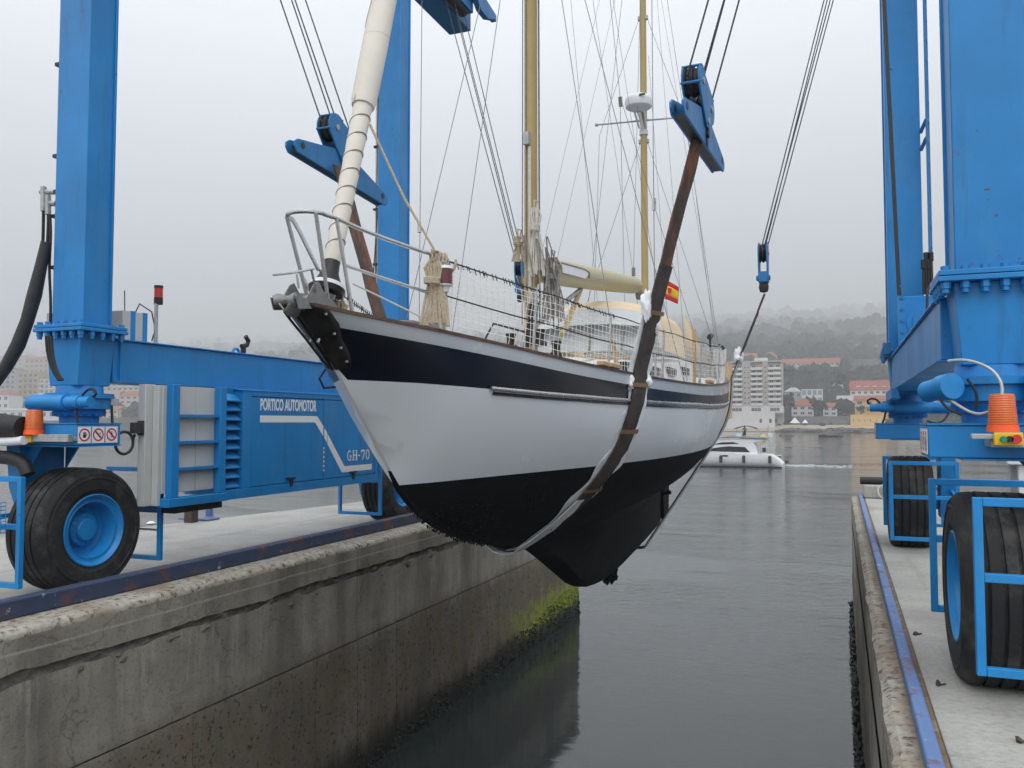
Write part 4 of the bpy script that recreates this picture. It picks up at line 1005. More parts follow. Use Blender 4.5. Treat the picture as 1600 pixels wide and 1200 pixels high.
for s in (1, -1):
    b = MB(); b.prism([(3.96, 2.45), (3.99, 2.38), (4.40, 2.43), (4.36, 2.46), (4.25, 2.50), (4.18, 2.57), (4.14, 2.55), (4.06, 2.45)], 'x', XC+s*.085, XC+s*.092); b.build('roller_cheek', 'roller_grey', o)
b = MB(); b.tube([(XC+.08, 4.0, 2.50), (XC+.08, 3.98, 2.58)], .007, 6); b.tube([(XC-.08, 3.97, 2.585), (XC+.06, 3.96, 2.585), (XC+.15, 4.05, 2.62)], .007, 6); b.tube([(XC+.13, 4.05, 2.615), (XC+.1, 4.15, 2.50)], .007, 6); b.build('keeper_pin', 'galv', o)
b = MB(); b.tube([(XC-.02, 4.0, 2.37), (XC-.025, 4.07, 2.325), (XC-.025, 4.19, 2.25), (XC-.025, 4.33, 2.155), (XC-.025, 4.47, 2.067)], .008, 8); b.build('bobstay', 'rubber', boat)
b = MB(); b.tube([(XC-.05, 4.47, 2.06), (XC-.09, 4.46, 2.00), (XC-.08, 4.50, 1.94), (XC-.05, 4.58, 1.95)], .008, 6); b.build('bow_line_loop', 'rubber', boat)
# pulpit
def arm(s): return [(XC+s*.125, 4.20, 2.975), (XC+s*.15, 4.26, 2.97), (XC+s*.215, 4.42, 2.935), (XC+s*.30, 4.60, 2.90), (XC+s*.42, 4.85, 2.86), (XC+s*.52, 5.05, 2.835)]
b = MB(); nose = arc((XC, 4.20, 2.978), .125, pi, 2*pi, 12, 'xy')
nose = [Vector((p.x, 4.20+(p.y-4.20)*1.0, p.z)) for p in nose]
b.tube([Vector(p) for p in arm(-1)[::-1]]+nose[1:-1]+[Vector(p) for p in arm(1)], .0135, 10); pul = b.build('pulpit', 'stainless', boat)
for s in (1, -1):
    b = MB(); b.tube([(XC+s*.105, 4.125, 2.97), (XC+s*.07, 4.33, 2.42)], .0125, 8); b.build('pulpit_leg', 'stainless', pul)
    if s > 0: b = MB(); b.tube([(XC+s*.155, 4.27, 2.965), (XC+s*.19, 4.40, 2.40)], .0125, 8); b.build('pulpit_leg', 'stainless', pul)
    b = MB(); b.tube([(XC+s*.172, 4.335, 2.69), (XC+s*.30, 4.61, 2.64), (XC+s*.52, 5.06, 2.565)], .0115, 8); b.build('mid_rail', 'stainless', pul)
# stanchions, lifelines, net
STN = [5.06, 5.97, 7.1, 8.3, 9.7, 11.1, 12.5, 13.7]
def lean(y, h): return .05-.0*h
for s in (1, -1):
    for i, y in enumerate(STN):
        b = MB(); p = side(y, s, .05); b.tube([p, p+Vector((s*.02, .02, .51))], .0125 if i else .014, 8); b.lathe([(0, .035), (.02, .035), (.025, .018), (.06, .018)], p, 'z', 10); b.build('stanchion', 'galv', boat)
    for h in (.50, .26):
        pts = [side(y, s, .05)+Vector((s*.02*h/.5, 0, h-.012*sin(pi*((y-5.06) % 1.2)/1.2))) for y in span(5.06, 15.2, 60)]
        MB().tube(pts, .0055, 6).build('lifeline', 'black', boat)
    b = MB(); pts = [side(y, s, .06)+Vector((0, 0, .10)) for y in span(4.45, 5.1, 6)]; b.tube([side(4.42, s, .06, .20)]+[side(5.06, s, .05, .04)], .006, 6); b.build('lifeline', 'rope_white', boat)
    b = MB(); cell = .062; nv = int(10.1/cell); HT = 9
    def npnt(i, j):
        y = 5.06+cell*i; sag = .04*sin(pi*((y-5.06) % 1.2)/1.2)*(j/HT)**2; h = .02+(.475-sag)*j/HT
        w = .012*noise.noise((y*3, j*.4, s)); p = side(y+.012*noise.noise((y*2, j*.5, s+3)), s, .05+w); return p+Vector((s*.02*h/.5, 0, h+.008*noise.noise((y*2.5, j*.7, 9))))
    for i in range(nv+1): b.tube([npnt(i, j) for j in range(HT+1)], .0026, 3, cap=False)
    for j in range(HT+1): b.tube([npnt(i, j) for i in range(nv+1)], .0026, 3, cap=False)
    b.build('lifeline_net', 'net', boat)['kind'] = 'stuff'
    b = MB()     # dark lashing along the top wire
    for i in range(0, 300):
        y = 5.1+i*.034*(1+.2*random.random()); p = side(y, s, .05, .50); 
        if y < 7.2: b.tube([p+Vector((0, 0, .012)), p+Vector((.01*s, .01, -.02-.02*random.random()))], .004, 3)
    b.build('lashing', 'rubber', boat)['kind'] = 'stuff'
# cabin trunk with windows, deck gear
rows = []
for y, w, h in ((7.2, .55, .03), (7.5, .62, .16), (8.4, .80, .27), (10.0, .90, .34), (12.2, .92, .38), (13.0, .88, .38)):
    z0_ = ZS(y)-.03; rows.append([(XC-w-.06, y, z0_), (XC-w, y, z0_+h*.85), (XC-w*.8, y, z0_+h), (XC, y, z0_+h+.06), (XC+w*.8, y, z0_+h), (XC+w, y, z0_+h*.85), (XC+w+.06, y, z0_)])
b = MB(); b.grid(rows); b.add([rows[0][k] for k in range(7)], [tuple(range(7))]); b.add([rows[-1][k] for k in range(7)], [tuple(range(7))[::-1]]); trunk = b.build('cabin_trunk', 'deck_white', boat, angle=30)
for s in (1, -1):
    for y in (8.9, 9.9, 10.9, 11.9):
        b = MB(); w = interp(y, [8.4, 10, 12.2], [.80, .90, .92]); z = ZS(y)+.12; b.prism([(y-.22, z), (y+.22, z), (y+.25, z+.11), (y-.25, z+.11)], 'x', XC+s*(w-.05), XC+s*(w+.062)); b.build('window', 'dark_glass', trunk, bevel=.01)
    b = MB(); b.tube([(XC+s*.62, y, ZS(y)+interp(y, [7.5, 10, 12], [.20, .36, .42])) for y in span(7.9, 11.6, 12)], .016, 8); b.build('grab_rail', 'pale_wood', trunk)
b = MB(); b.box(XC-.26, XC+.26, 5.9, 6.45, ZS(6)+.015, ZS(6)+.085); b.box(XC-.3, XC+.3, 7.55, 8.0, ZS(7.7)+.16, ZS(7.7)+.24); b.build('hatch', 'white_plastic', boat, bevel=.015)
b = MB(); rows = [[(XC-.35+.12*j, 4.85+.18*i, ZS(5)+.02+.05*(1+noise.noise((i*.8, j*.8, 2)))) for j in range(7)] for i in range(7)]; b.grid(rows); b.build('fender_cloth', 'white_plastic', boat)
for y0_, y1_ in ((5.6, 8.0),):
    b = MB(); b.tube([side(5.7, 1, .14, .03), side(6.5, 1, .2, .05), side(7.4, 1, .2, .04)], .012, 6); b.tube([side(5.9, 1, .3, .04), side(6.8, 1, .33, .06), side(8.2, 1, .25, .05)], .010, 6); b.build('deck_line', 'rope', boat)
# timber fairlead pads along the rail, wooden battens on shrouds
for y in (7.0, 7.15, 10.2):
    b = MB(); p = side(y, 1, .03); b.box(p.x-.03, p.x+.035, y-.16, y+.16, p.z+.022, p.z+.06); b.build('rail_pad', 'pale_wood', boat, bevel=.006)
# dodger, side curtain
rows = []
for y, zt, w in ((10.25, 2.98, .88), (10.45, 3.22, .86), (10.8, 3.36, .82), (11.4, 3.41, .84), (12.2, 3.38, .86)):
    z0_ = 2.66; r = []
    for k in range(13):
        a = pi*k/12; u = -cos(a); v_ = sin(a)**.42; r.append((XC+u*w*(1.06-.06*v_), y, z0_+(zt-z0_)*v_))
    rows.append(r)
b = MB(); b.grid([[p for p in r] for r in rows[1:]]); dg = b.build('dodger', 'canvas', boat, angle=60)
b = MB(); b.grid([[(x, y-.004, z) for x, y, z in rows[0]], [(x, y-.003, z) for x, y, z in rows[1]]]); b.build('dodger_window', 'clearvinyl', dg)
b = MB()
r0 = rows[1]; zt = 2.98; b.add([(r0[k][0]*.985+XC*.015, 10.30, 2.64) for k in range(2, 11)]+[(r0[k][0]*.985+XC*.015, 10.44, r0[k][2]-.16) for k in range(2, 11)], [(k, k+1, k+10, k+9) for k in range(8)]); b.build('dodger_window', 'clearvinyl', dg)
for k in (4, 6, 8): b = MB(); b.tube([(r0[k][0], 10.28, 2.64), (r0[k][0], 10.42, r0[k][2]-.06)], .012, 6); b.build('window_seam', 'rope_grey', dg)
for s in (1, -1):
    b = MB(); b.add([(XC+s*.90, 12.2, 3.30), (XC+s*.90, 12.22, 2.72), (XC+s*1.02, 13.8, 2.66), (XC+s*.98, 13.0, 3.0)], [(0,1,2,3)]); o = b.build('side_curtain', 'canvas', dg); o.modifiers.new('thick', 'SOLIDIFY').thickness = .008
# masts
MY, ZY = 8.12, 13.62
b = MB(); n_ = 18
ring = lambda z, rx, ry, y: [(XC+rx*cos(2*pi*k/n_), y+ry*sin(2*pi*k/n_), z) for k in range(n_)]
b.grid([ring(2.2, .068, .088, MY), ring(15.6, .064, .083, MY)], True); mast = b.build('main_mast', 'spar', boat, angle=60)
b = MB(); b.tube([(XC-.02, MY-.09, 2.9), (XC-.02, MY-.085, 15.5)], .006, 6); b.build('mast_track', 'rope_grey', mast)
b = MB(); b.lathe([(0, .085), (.06, .085)], (XC, MY, 3.18), 'z', 16); b.build('mast_band', 'spar', mast)
b = MB(); b.box(XC-.03, XC+.03, MY-.16, MY-.09, 4.62, 4.75); b.build('mast_fitting', 'galv', mast)
b = MB(); b.tube([(XC-1.3, MY, 8.5), (XC+1.3, MY, 8.5)], .03, 10); b.build('spreader', 'spar', mast)
b = MB(); b.tube([(XC, ZY, 2.6), (XC, ZY, 12.5)], [.060, .052], 18); miz = b.build('mizzen_mast', 'spar', boat, angle=60)
q0 = atY(932, 195, 13.5); q1 = atY(1076, 182, 13.5)
b = MB(); b.tube([q0, q1], .016, 8); b.lathe([(-.02, .03), (.02, .03)], q0, 'x', 10); cb_ = b.build('crossbar', 'galv', miz)
zr = atY(1002, 160, 13.35)
b = MB(); b.lathe([(-.14, .10), (-.11, .17), (-.085, .215), (-.01, .228), (.0, .226), (.01, .228), (.06, .215), (.10, .17), (.118, .06)], (XC-.02, 13.33, zr.z), 'z', 32); rad = b.build('radar_dome', 'white_plastic', miz, angle=50)
b = MB(); b.tube([(XC-.02, 13.36, zr.z-.14), (XC, 13.57, zr.z-.40)], .03, 8); b.tube([(XC-.1, 13.33, zr.z-.12), (XC-.06, 13.55, zr.z-.36)], .016, 6); b.tube([(XC+.07, 13.33, zr.z-.12), (XC+.06, 13.55, zr.z-.36)], .016, 6); b.lathe([(-.46, .075), (-.38, .075)], (XC, ZY, zr.z), 'z', 14); b.build('radar_bracket', 'white_plastic', rad)
b = MB(); b.box(XC+.04, XC+.14, 13.105, 13.112, zr.z+.02, zr.z+.055); b.build('dome_lettering', 'sheath', rad)
for z in (zr.z-.60, 8.55):
    b = MB(); b.box(XC-.085, XC+.085, ZY-.03, ZY+.03, z, z+.06); b.build('shroud_tang', 'galv', miz)
# boom
g0 = atX(858, 425, XC); g1 = atX(997, 447, XC); g0 = Vector((XC, MY+.55, g0.z)); g1 = Vector((XC, g1.y, g1.z))
b = MB(); ax = (g1-g0); pts = [g0+ax*t for t in (-.06, 0, .15, .5, .9, .96, .985, 1)]; b.tube(pts, [.13, .142, .150, .148, .135, .115, .08, .03], 20); bm_ = b.build('boom', 'boom', boat, angle=50)
b = MB(); q = g0+ax*.01; b.add([q+Vector((.146, 0, .080)), q+Vector((.156, .0, -.02)), q+ax*.20+Vector((.160, 0, -.05)), q+ax*.23+Vector((.160, 0, .02)), q+ax*.21+Vector((.152, 0, .055))], [(0,1,2,3,4)]); b.build('boom_slot', 'white_plastic', bm_)
b = MB(); b.tube([q+Vector((.144, 0, .090)), q+ax*.20+Vector((.152, 0, .065)), q+ax*.235+Vector((.160, 0, .03)), q+ax*.235+Vector((.158, 0, -.04))], .010, 6); b.build('slot_edge', 'rope_grey', bm_)
b = MB(); b.tube([(XC, MY+.08, g0.z), g0], .05, 10); b.tube([(XC+.02, MY+.1, 2.75), g0+ax*.28+Vector((0, 0, -.16))], .028, 10); b.build('gooseneck', 'galv', bm_)
b = MB(); b.tube([g0+ax*.28+Vector((0, 0, -.16)), (XC+.05, 9.4, 3.05), (XC+.05, 9.0, 2.72)], .032, 10); b.build('boom_strut', 'spar', bm_)
b = MB(); e_ = g1+Vector((0, 0, 0)); b.tube([g0+ax*.93+Vector((0, 0, .15)), g0+ax*.93+Vector((0, 0, .28))], .03, 8); b.tube([g1+Vector((0, .0, -.06)), g1+Vector((0, .1, -.18))], .06, 8); b.build('boom_fitting', 'rope_grey', bm_)
# furled headsail on its stay
f0 = atX(513, 440, XC); f1 = atX(600, 0, XC)
dr = (f1-f0).normalized()
L_ = (f1-f0).length
b = MB(); pts, rr = [], []
t = .18
prof = [(.12, .030), (.16, .052), (.3, .056)]
n_ = 15; base = .17
zs_ = []
t = .14; k = 0; Rw = .055
wr = MB()
while t < L_*.56:     # overlapping wraps of the sail cover, each a slightly flared sleeve
    ln = .125+.035*(k/14.); r1 = .054+.014*min(1, k/14.)
    b.tube([f0+dr*t, f0+dr*(t+ln*.93), f0+dr*(t+ln), f0+dr*(t+ln)], [r1*.97, r1*1.07, r1*1.07, r1*.94], 22, cap=False); 
    a_ = Vector((1, 0, 0)); c_ = dr.cross(a_).normalized(); cc = f0+dr*(t+ln*.97)
    wr.tube([cc+(a_*cos(2*pi*j/24)+c_*sin(2*pi*j/24))*r1*1.075+dr*(.03*cos(2*pi*j/24)) for j in range(25)], .0035, 5, cap=False)
    t += ln; k += 1
tS = t
b.tube([f0+dr*(tS-.03), f0+dr*(tS+.02), f0+dr*(tS+.5), f0+dr*(tS+1.0), f0+dr*(tS+1.6), f0+dr*(tS+3), f0+dr*(tS+8), f0+dr*(tS+11)], [.078, .087, .091, .089, .083, .080, .07, .04], 22)
hs_ = b.build('furled_headsail', 'sailcover', boat, angle=70)
for q in (.55, 1.25):
    cc = f0+dr*(tS+q); wr.tube([cc+(a_*cos(2*pi*j/24)+c_*sin(2*pi*j/24))*.0895*(1 if q < 1 else .965)+dr*(.02*sin(2*pi*j/24)) for j in range(25)], .002, 5, cap=False)
wr.tube([f0+dr*(tS+.62+.9*j/30)+(a_*cos(-2.6+2.6*j/30)+c_*sin(-2.6+2.6*j/30))*(.0915-.008*j/30) for j in range(31)], .003, 5, cap=False)
wr.build('sail_seams', 'seam', hs_)['kind'] = 'stuff'
b = MB(); b.add([f0+dr*(tS+.02)+Vector((-.083, -.03, 0)), f0+dr*(tS+.0)+Vector((-.02, -.090, 0)), f0+dr*(tS+.17)+Vector((.0, -.093, 0)), f0+dr*(tS+.14)+Vector((-.065, -.065, 0))], [(0,1,2,3)]); b.build('cover_flap', 'sailcover', hs_)
# furling drum
b = MB(); b.tube([f0-dr*.30, f0-dr*.16, f0-dr*.155, f0-dr*.09, f0-dr*.085, f0-dr*.055], [.03, .03, .055, .06, .105, .115], 24); b.tube([f0-dr*.02, f0+dr*.06, f0+dr*.14], [.09, .055, .05], 24); dm = b.build('furling_drum', 'black', boat)
b = MB(); b.tube([f0-dr*.05, f0-dr*.02], [.118, .105], 28); b.build('drum_ring', 'white_plastic', dm)
b = MB()
for k in range(6):
    a = 2*pi*k/6; p = f0-dr*.12+(a_*cos(a)+c_*sin(a))*.06; b.tube([p, p-c_*.004+(a_*cos(a)+c_*sin(a))*.006], .011, 8)
b.build('drum_bolt', 'white_plastic', dm)
b = MB()
for dx in (-.025, .025): b.tube([f0-dr*.28+Vector((dx, 0, 0)), f0-dr*.42+Vector((dx, -.02, 0))], .010, 8)
b.build('stay_toggle', 'stainless', dm)
# navigation light
p = Vector((XC+.51+.02, 5.0, 2.70))
b = MB(); b.lathe([(-.10, .03), (-.065, .035), (-.06, .055), (-.05, .058)], p, 'z', 16); b.lathe([(.055, .058), (.075, .052), (.08, .02)], p, 'z', 16); b.box(p.x-.075, p.x-.04, p.y-.05, p.y+.05, p.z-.055, p.z+.06); nl = b.build('navigation_light', 'white_plastic', boat)
b = MB(); b.lathe([(-.049, .054), (.054, .054)], p, 'z', 20); b.build('light_lens', 'red_lens', nl)
# winches, cowl and boxes round the mast foot
for (x, y, z) in ((XC+.16, 7.95, 2.62), (XC-.2, 8.05, 2.6), (XC+.25, 8.2, 2.52)):
    b = MB(); b.lathe([(-.12, .07), (-.08, .07), (-.06, .045), (.0, .042), (.03, .055), (.05, .055), (.055, .02)], (x, y, z), 'z', 18); b.build('winch', 'dark_bronze', boat)
b = MB(); b.tube([(XC+.10, 7.9, 2.62), (XC-.25, 7.7, 2.72), (XC-.42, 7.65, 2.4)], .012, 6); b.tube([(XC+.02, 8.0, 2.5), (XC+.1, 7.95, 2.95)], .05, 8); b.build('winch_handle', 'black', boat)
for (u, v_) in ((815, 450), (806, 400)):
    p = atX(u, v_, XC-.12)
# main halyard coils hanging at the mast are things of their own (below)
# shrouds and stays
MH = 15.2
top = Vector((XC, MY, MH)); spz = Vector((XC, MY, 8.55))
def wire(nm, pts, r=.0042, mt='wire'): return MB().tube(pts, r, 5).build(nm, mt, boat)
for s in (1, -1):
    cp = side(8.1, s, .04); wire('cap_shroud', [cp, Vector((XC+s*1.3, MY, 8.5)), top])
    wire('lower_shroud', [side(7.25, s, .04), spz]); wire('lower_shroud', [side(9.0, s, .04), spz])
    nd = Vector((XC, 12.0, 6.62))
    wire('backstay_leg', [nd, Vector((XC+s*.75, 15.35, 2.6))])
    z = zr.z-.58; wire('mizzen_shroud', [Vector((XC+s*.06, ZY, 11.5)), side(13.9, s, .05)]); wire('mizzen_shroud', [Vector((XC+s*.06, ZY, z)), side(13.2, s, .05)]); wire('mizzen_shroud', [Vector((XC+s*.06, ZY, 8.6)), (XC+s*.74, 13.5, zr.z-.42+.0), side(14.3, s, .06)])
    wire('topping_line', [Vector((XC+s*.05, MY, 12)), Vector((XC+s*.5, 12.6, 3.2))], .003)
    wire('running_stay', [Vector((XC+s*.03, ZY, 12)), Vector((XC+s*1.2, 10.6, 2.25))], .003); wire('running_stay', [Vector((XC, ZY, 11)), side(12.0, s, .05)], .003)
for s in (1, -1):
    p = side(7.25, s, .04); d = (spz-p).normalized()
    b = MB(); b.bar(p+d*.02, p+d*.32, .03, .02); b.build('shroud_batten', 'pale_wood', boat)
    cp = side(8.1, s, .04); b = MB(); b.tube([cp, cp+Vector((0, 0, .35))], .010, 8); b.build('turnbuckle', 'stainless', boat); b = MB(); b.tube([cp+Vector((0,0,1.68)), cp+Vector((0, 0, 1.80))], .022, 8); b.build('wire_toggle', 'stainless', boat)
    p = side(9.4, s, .04); b = MB(); b.bar(p+Vector((0, 0, .01)), p+Vector((0, .03, .62)), .035, .025); b.build('shroud_batten', 'pale_wood', boat)
wire('backstay', [top, nd]); wire('triatic_stay', [top+Vector((0, 0, .1)), Vector((XC, ZY, 12.4))]); wire('inner_stay', [Vector((XC, MY, 11)), Vector((XC+.04, 12.9, 3.6))], .003)
wire('topping_lift', [Vector((XC, ZY-.05, 10)), g0+ax*.93+Vector((0, 0, .26))])
b = MB(); b.tube([nd, nd+Vector((0, .04, -.14))], .03, 8); b.build('stay_block', 'rope_grey', boat)
for dx, dy in ((.10, -.02), (.075, .07), (-.10, 0), (-.09, .06), (.03, .10)):
    wire('halyard', [(XC+dx, MY+dy, 2.75), (XC+dx*.7, MY+dy, 14.8)], .006, 'rope_grey')
wire('halyard', [(XC+.03, MY-.11, 2.95), (XC+.03, MY-.12, 4.6)], .016, 'rope_white')
wire('flag_halyard', [Vector((XC+.35, 14.0, 2.7)), Vector((XC+.05, 13.8, 8.0))], .003)
# loose ropes round the mast
b = MB()
random.seed(3)
for k in range(9):
    x = XC+random.uniform(.02, .24); y = MY+random.uniform(-.16, .14); z0_ = random.uniform(3.2, 3.75); z1_ = random.uniform(2.6, 3.2)
    w_ = random.uniform(.03, .09); b.tube([(x-.06, y, z0_), (x-w_*.6, y, z0_*.6+z1_*.4), (x-w_*.3, y, z1_+.12), (x, y-.02, z1_), (x+w_, y, z1_+.06), (x+w_*1.1, y+.02, (z0_+z1_)/2), (x+w_*.2, y, z0_*.75+z1_*.25), (x-.05, y, z0_)], .008, 6)
b.build('running_rigging', 'rope_grey', boat)['kind'] = 'stuff'
# pushpit
b = MB(); pts = [side(13.9, 1, .08, .50), side(14.6, 1, .08, .56), side(15.3, 1, .08, .58), (XC+.3, 16.0, 3.2), (XC-.3, 16.0, 3.2), side(15.3, -1, .08, .58), side(14.6, -1, .08, .56), side(13.9, -1, .08, .50)]
b.tube(pts, .0135, 8); pp_ = b.build('pushpit', 'stainless', boat)
for y in (13.9, 14.6, 15.3):
    for s in (1, -1): b = MB(); b.tube([side(y, s, .08), side(y, s, .08, .55)], .0125, 8); b.build('pushpit_leg', 'stainless', pp_)
b = MB()
for k, y in enumerate((13.4, 13.62, 13.84)): p = side(y, 1, .17, .09); b.tube(arc(p, .075, 0, 2*pi, 14, 'yz'), .03, 8, cap=False)
b.build('deck_hose', 'rubber', boat)
b = MB(); p = side(14.9, 1, .1); b.tube([p, p+Vector((0, 0, .72))], .02, 8); b.tube([p+Vector((0, -.06, .7)), p+Vector((0, .08, .74))], .05, 8); b.tube([p+Vector((0, -.04, .3)), p+Vector((0, .06, .45))], .045, 8); b.build('stern_gear', 'sheath', boat)
b = MB()
for y, z in ((13.1, .52), (14.0, .55)): p = side(y, 1, .1, z); b.tube([p, p+Vector((-.02, .3, .02)), p+Vector((-.05, .55, -.1))], .022, 6)
b.build('rail_bundle', 'sheath', boat)

# things that hang on or lie on the boat
def coil(name, mt, top_, ln, wid, n_, r, label, ds):
    b = MB()
    for k in range(n_):
        u = (k/(n_-1)-.5)*2; l_ = ln*(1-.10*random.random()); x = top_+Vector(ds)*(u*wid*.5); j = random.uniform(-.012, .012)
        neck = top_+Vector(ds)*(u*wid*.28)+Vector((0, 0, -ln*.30))
        b.tube([top_+Vector(ds)*(u*wid*.25)+Vector((0, 0, .0)), x+Vector((j, 0, -ln*.10)), neck+Vector((j, .01, 0)), x*1+Vector((j, 0, -ln*.62)), x+Vector(ds)*(u*wid*.22)+Vector((j, .0, -l_)), x+Vector(ds)*(u*wid*.22+.016)+Vector((0, .0, -l_-.005)), x+Vector(ds)*.016+Vector((j, .02, -ln*.6)), neck+Vector((0, .02, 0)), x+Vector((j, .025, -ln*.12)), top_+Vector((0, .02, 0))], r, 6)
    for q in range(4):
        z = -ln*(.27+.02*q); b.tube([top_+Vector(ds)*(wid*.36*cos(2*pi*j/14))+Vector((0, -.035+.05*sin(2*pi*j/14)+.01, z)) for j in range(15)], r*1.05, 6, cap=False)
    b.tube([top_+Vector((0, -.02, .0)), top_+Vector((0, -.03, .07)), top_+Vector((.02, .03, .07)), top_+Vector((0, .03, -.02))], r, 6)
    return tag(b.build(name, mt), label, 'rope')
arm_x = atY(694, 405, 4.99)
coil('rope_coil', 'rope', Vector((XC+.485, 4.93, 2.80)), .46, .12, 8, .0095, 'thick cream mooring rope coiled and hung on the pulpit end', (.85, .5, 0))
b = MB()
for k in range(4):
    c0 = Vector((XC+.49, 4.98, 2.835)); b.tube([c0+Vector((.02*cos(a)+.012*(k-1.5), (-.06+.05*k)*.6+.01*sin(a), .035*sin(a)-.0)) for a in [2*pi*j/12 for j in range(13)]], .0105, 6, cap=False)
b.tube(arc((XC+.53, 5.03, 2.80), .07, -2.8, .3, 12, 'xz'), .0105, 6); b.tube(arc((XC+.50, 5.05, 2.82), .055, -2.8, .6, 12, 'yz'), .0105, 6)
q0 = Vector((XC+.49, 4.97, 2.85)); q1 = Vector((XC+.03, f0.y+.32, f0.z+1.02)); q1 = f0+dr*1.18+Vector((.07, .02, 0))
b.tube([q0, q0.lerp(q1, .5)+Vector((0, 0, -.05)), q1], .0085, 6)
tag(b.build('furling_line', 'rope'), 'cream line running from the furled sail down to a knot on the pulpit', 'rope')
coil('rope_coil', 'rope', f0-dr*.10+Vector((.03, .10, -.02)), .24, .10, 6, .0105, 'cream rope bundle under the black furling drum', (.9, .4, 0))
coil('rope_coil', 'rope_white', Vector((XC+.09, MY-.12, 3.95)), .72, .11, 7, .0075, 'pale red flecked halyard coil hanging on the golden mast', (1, .2, 0))
coil('rope_coil', 'rope_grey', Vector((XC+.22, MY+.05, 3.45)), .70, .15, 7, .008, 'grey halyard coil hanging beside the boom end', (1, .3, 0))
coil('rope_coil', 'rope', Vector((XC-.12, MY-.05, 3.68)), .28, .10, 6, .009, 'small brown line coil on the far side of the golden mast', (1, .2, 0))
# flag
p = atY(1040, 436, 13.9)
fl = thing('flag', p, 'red and yellow flag hanging behind the brown sling near the stern', 'flag')
cols = ['flag_red', 'flag_yellow', 'flag_yellow', 'flag_red']
for k, (v0, v1, mt) in enumerate(((0, .26, 'flag_red'), (.26, .74, 'flag_yellow'), (.74, 1, 'flag_red'))):
    rows = []
    for i in range(5):
        v_ = v0+(v1-v0)*i/4; rows.append([p+Vector((.22*u-.02*v_, .04*sin(u*7+v_*2), -.33*v_-.15*u*(1-.3*v_))) for u in [j/8 for j in range(9)]])
    o = MB().grid(rows).build('flag_stripe', mt, fl); o.modifiers.new('thick', 'SOLIDIFY').thickness = .004
b = MB(); cc = p+Vector((.08, -.06, -.21)); b.add([cc+Vector((-.035, -.012, .05)), cc+Vector((.035, -.012, .03)), cc+Vector((.03, -.012, -.04)), cc+Vector((0, -.012, -.06)), cc+Vector((-.03, -.012, -.03))], [(0,1,2,3,4)]); b.build('flag_emblem', 'flag_red', fl)

# ------------------------------------------------------------------ slings under the hull
def hull_chain(y, n_=40):
    pts = []
    for i in range(n_+1):
        z = ZS(y)+.03-(ZS(y)+.03-ZK(y))*i/n_; pts.append((halfb(y, min(z, ZS(y)))+.018, z))
    pts.append((0, ZK(y)-.012))
    ch = []                # taut band: outer convex chain of the section
    for p_ in pts:
        while len(ch) >= 2 and (ch[-1][0]-ch[-2][0])*(p_[1]-ch[-2][1])-(ch[-1][1]-ch[-2][1])*(p_[0]-ch[-2][0]) >= 0: ch.pop()
        ch.append(p_)
    return ch
def resample(pts, d):
    out = [Vector(pts[0])]
    for a_, b_ in zip(pts, pts[1:]):
        a_, b_ = Vector(a_), Vector(b_); n_ = max(1, int((b_-a_).length/d))
        out += [a_.lerp(b_, k/n_) for k in range(1, n_+1)]
    return out
def ribbon(path, w0, th, lift_=0, edge=0, y_shift=0, wav=0, seed=0, wf=None, tw=0):
    """band of width w0 along y following path (x, y, z), thickness th outward"""
    b = MB(); rows = []; n_ = len(path); cx = Vector((XC, 0, 1.6))
    for i, p_ in enumerate(path):
        t = (path[min(i+1, n_-1)]-path[max(i-1, 0)]).normalized(); no = Vector((t.z, 0, -t.x)); 
        if no.x*(p_.x-XC) < 0 or (abs(p_.x-XC) < .05 and no.z > 0): no = -no
        w = w0*(wf(i/(n_-1)) if wf else 1)/2
        e0 = edge*noise.noise((i*.23, seed, 0)); e1 = edge*noise.noise((i*.23, seed, 9)); sft = y_shift+wav*noise.noise((i*.09, seed, 4))
        q = []
        sk_ = tw*max(-.3, min(1, (p_.x-XC)/.8)) if p_.z < ZS(7.5)+.1 or p_.x > XC else tw*.6; wd = Vector((sk_, 1, 0)).normalized()
        no = (no-wd*no.dot(wd)).normalized()
        for k, u in enumerate((-1, -.5, 0, .5, 1)):
            rip = .012*noise.noise((i*.5, u*2, seed))*(1 if edge > .01 else .15)
            q.append(p_+wd*(u*w+(e0 if u < 0 else e1)*abs(u)+sft)+no*(lift_+th+rip))
        q += [p_+wd*(u*w+(e0 if u < 0 else e1)*abs(u)+sft)+no*lift_ for u in (1, -1)]
        rows.append(q)
    return b.grid(rows, True)
def sling(y, xh, zh, xl, zl, label, parts, w=.205, tw=.38):
    ch = hull_chain(y)
    R_ = [Vector((xh, y, zh))]+[Vector((XC+u, y, z)) for u, z in ch]
    Lh = [Vector((XC-u, y, z)) for u, z in ch[::-1]]+[Vector((xl, y, zl))]
    pr_, pl_ = resample(R_, .055), resample(Lh, .055)
    root = thing('lifting_sling', (XC, y, ZK(y)), label, 'sling', 'lifting slings under the hull')
    k1 = next(i for i, p_ in enumerate(pr_) if p_.z < ZS(y)+1.05)
    ribbon(pr_[:k1+1], w*.85, .016, .004, .006, 0, .02, 1, tw=tw).build('webbing', 'sling', root, angle=60)
    kl = next(i for i, p_ in enumerate(pl_) if p_.z > ZS(y)+.06)
    ribbon(pr_[k1:]+pl_[1:kl+1], w, .016, .012, .012, 0, .03, 2, tw=tw).build('webbing', 'sling_dark', root, angle=60)
    ribbon(pl_[kl:], w*.9, .016, .006, .01, 0, .05, 5, tw=tw).build('webbing', 'sling', root, angle=60)
    return root, pr_, pl_
yF = 7.55
sg1, pr1, pl1 = sling(yF, -1.17, 4.36, -5.0, 4.5, 'brown webbing sling with white sleeve round the forward hull', 1)
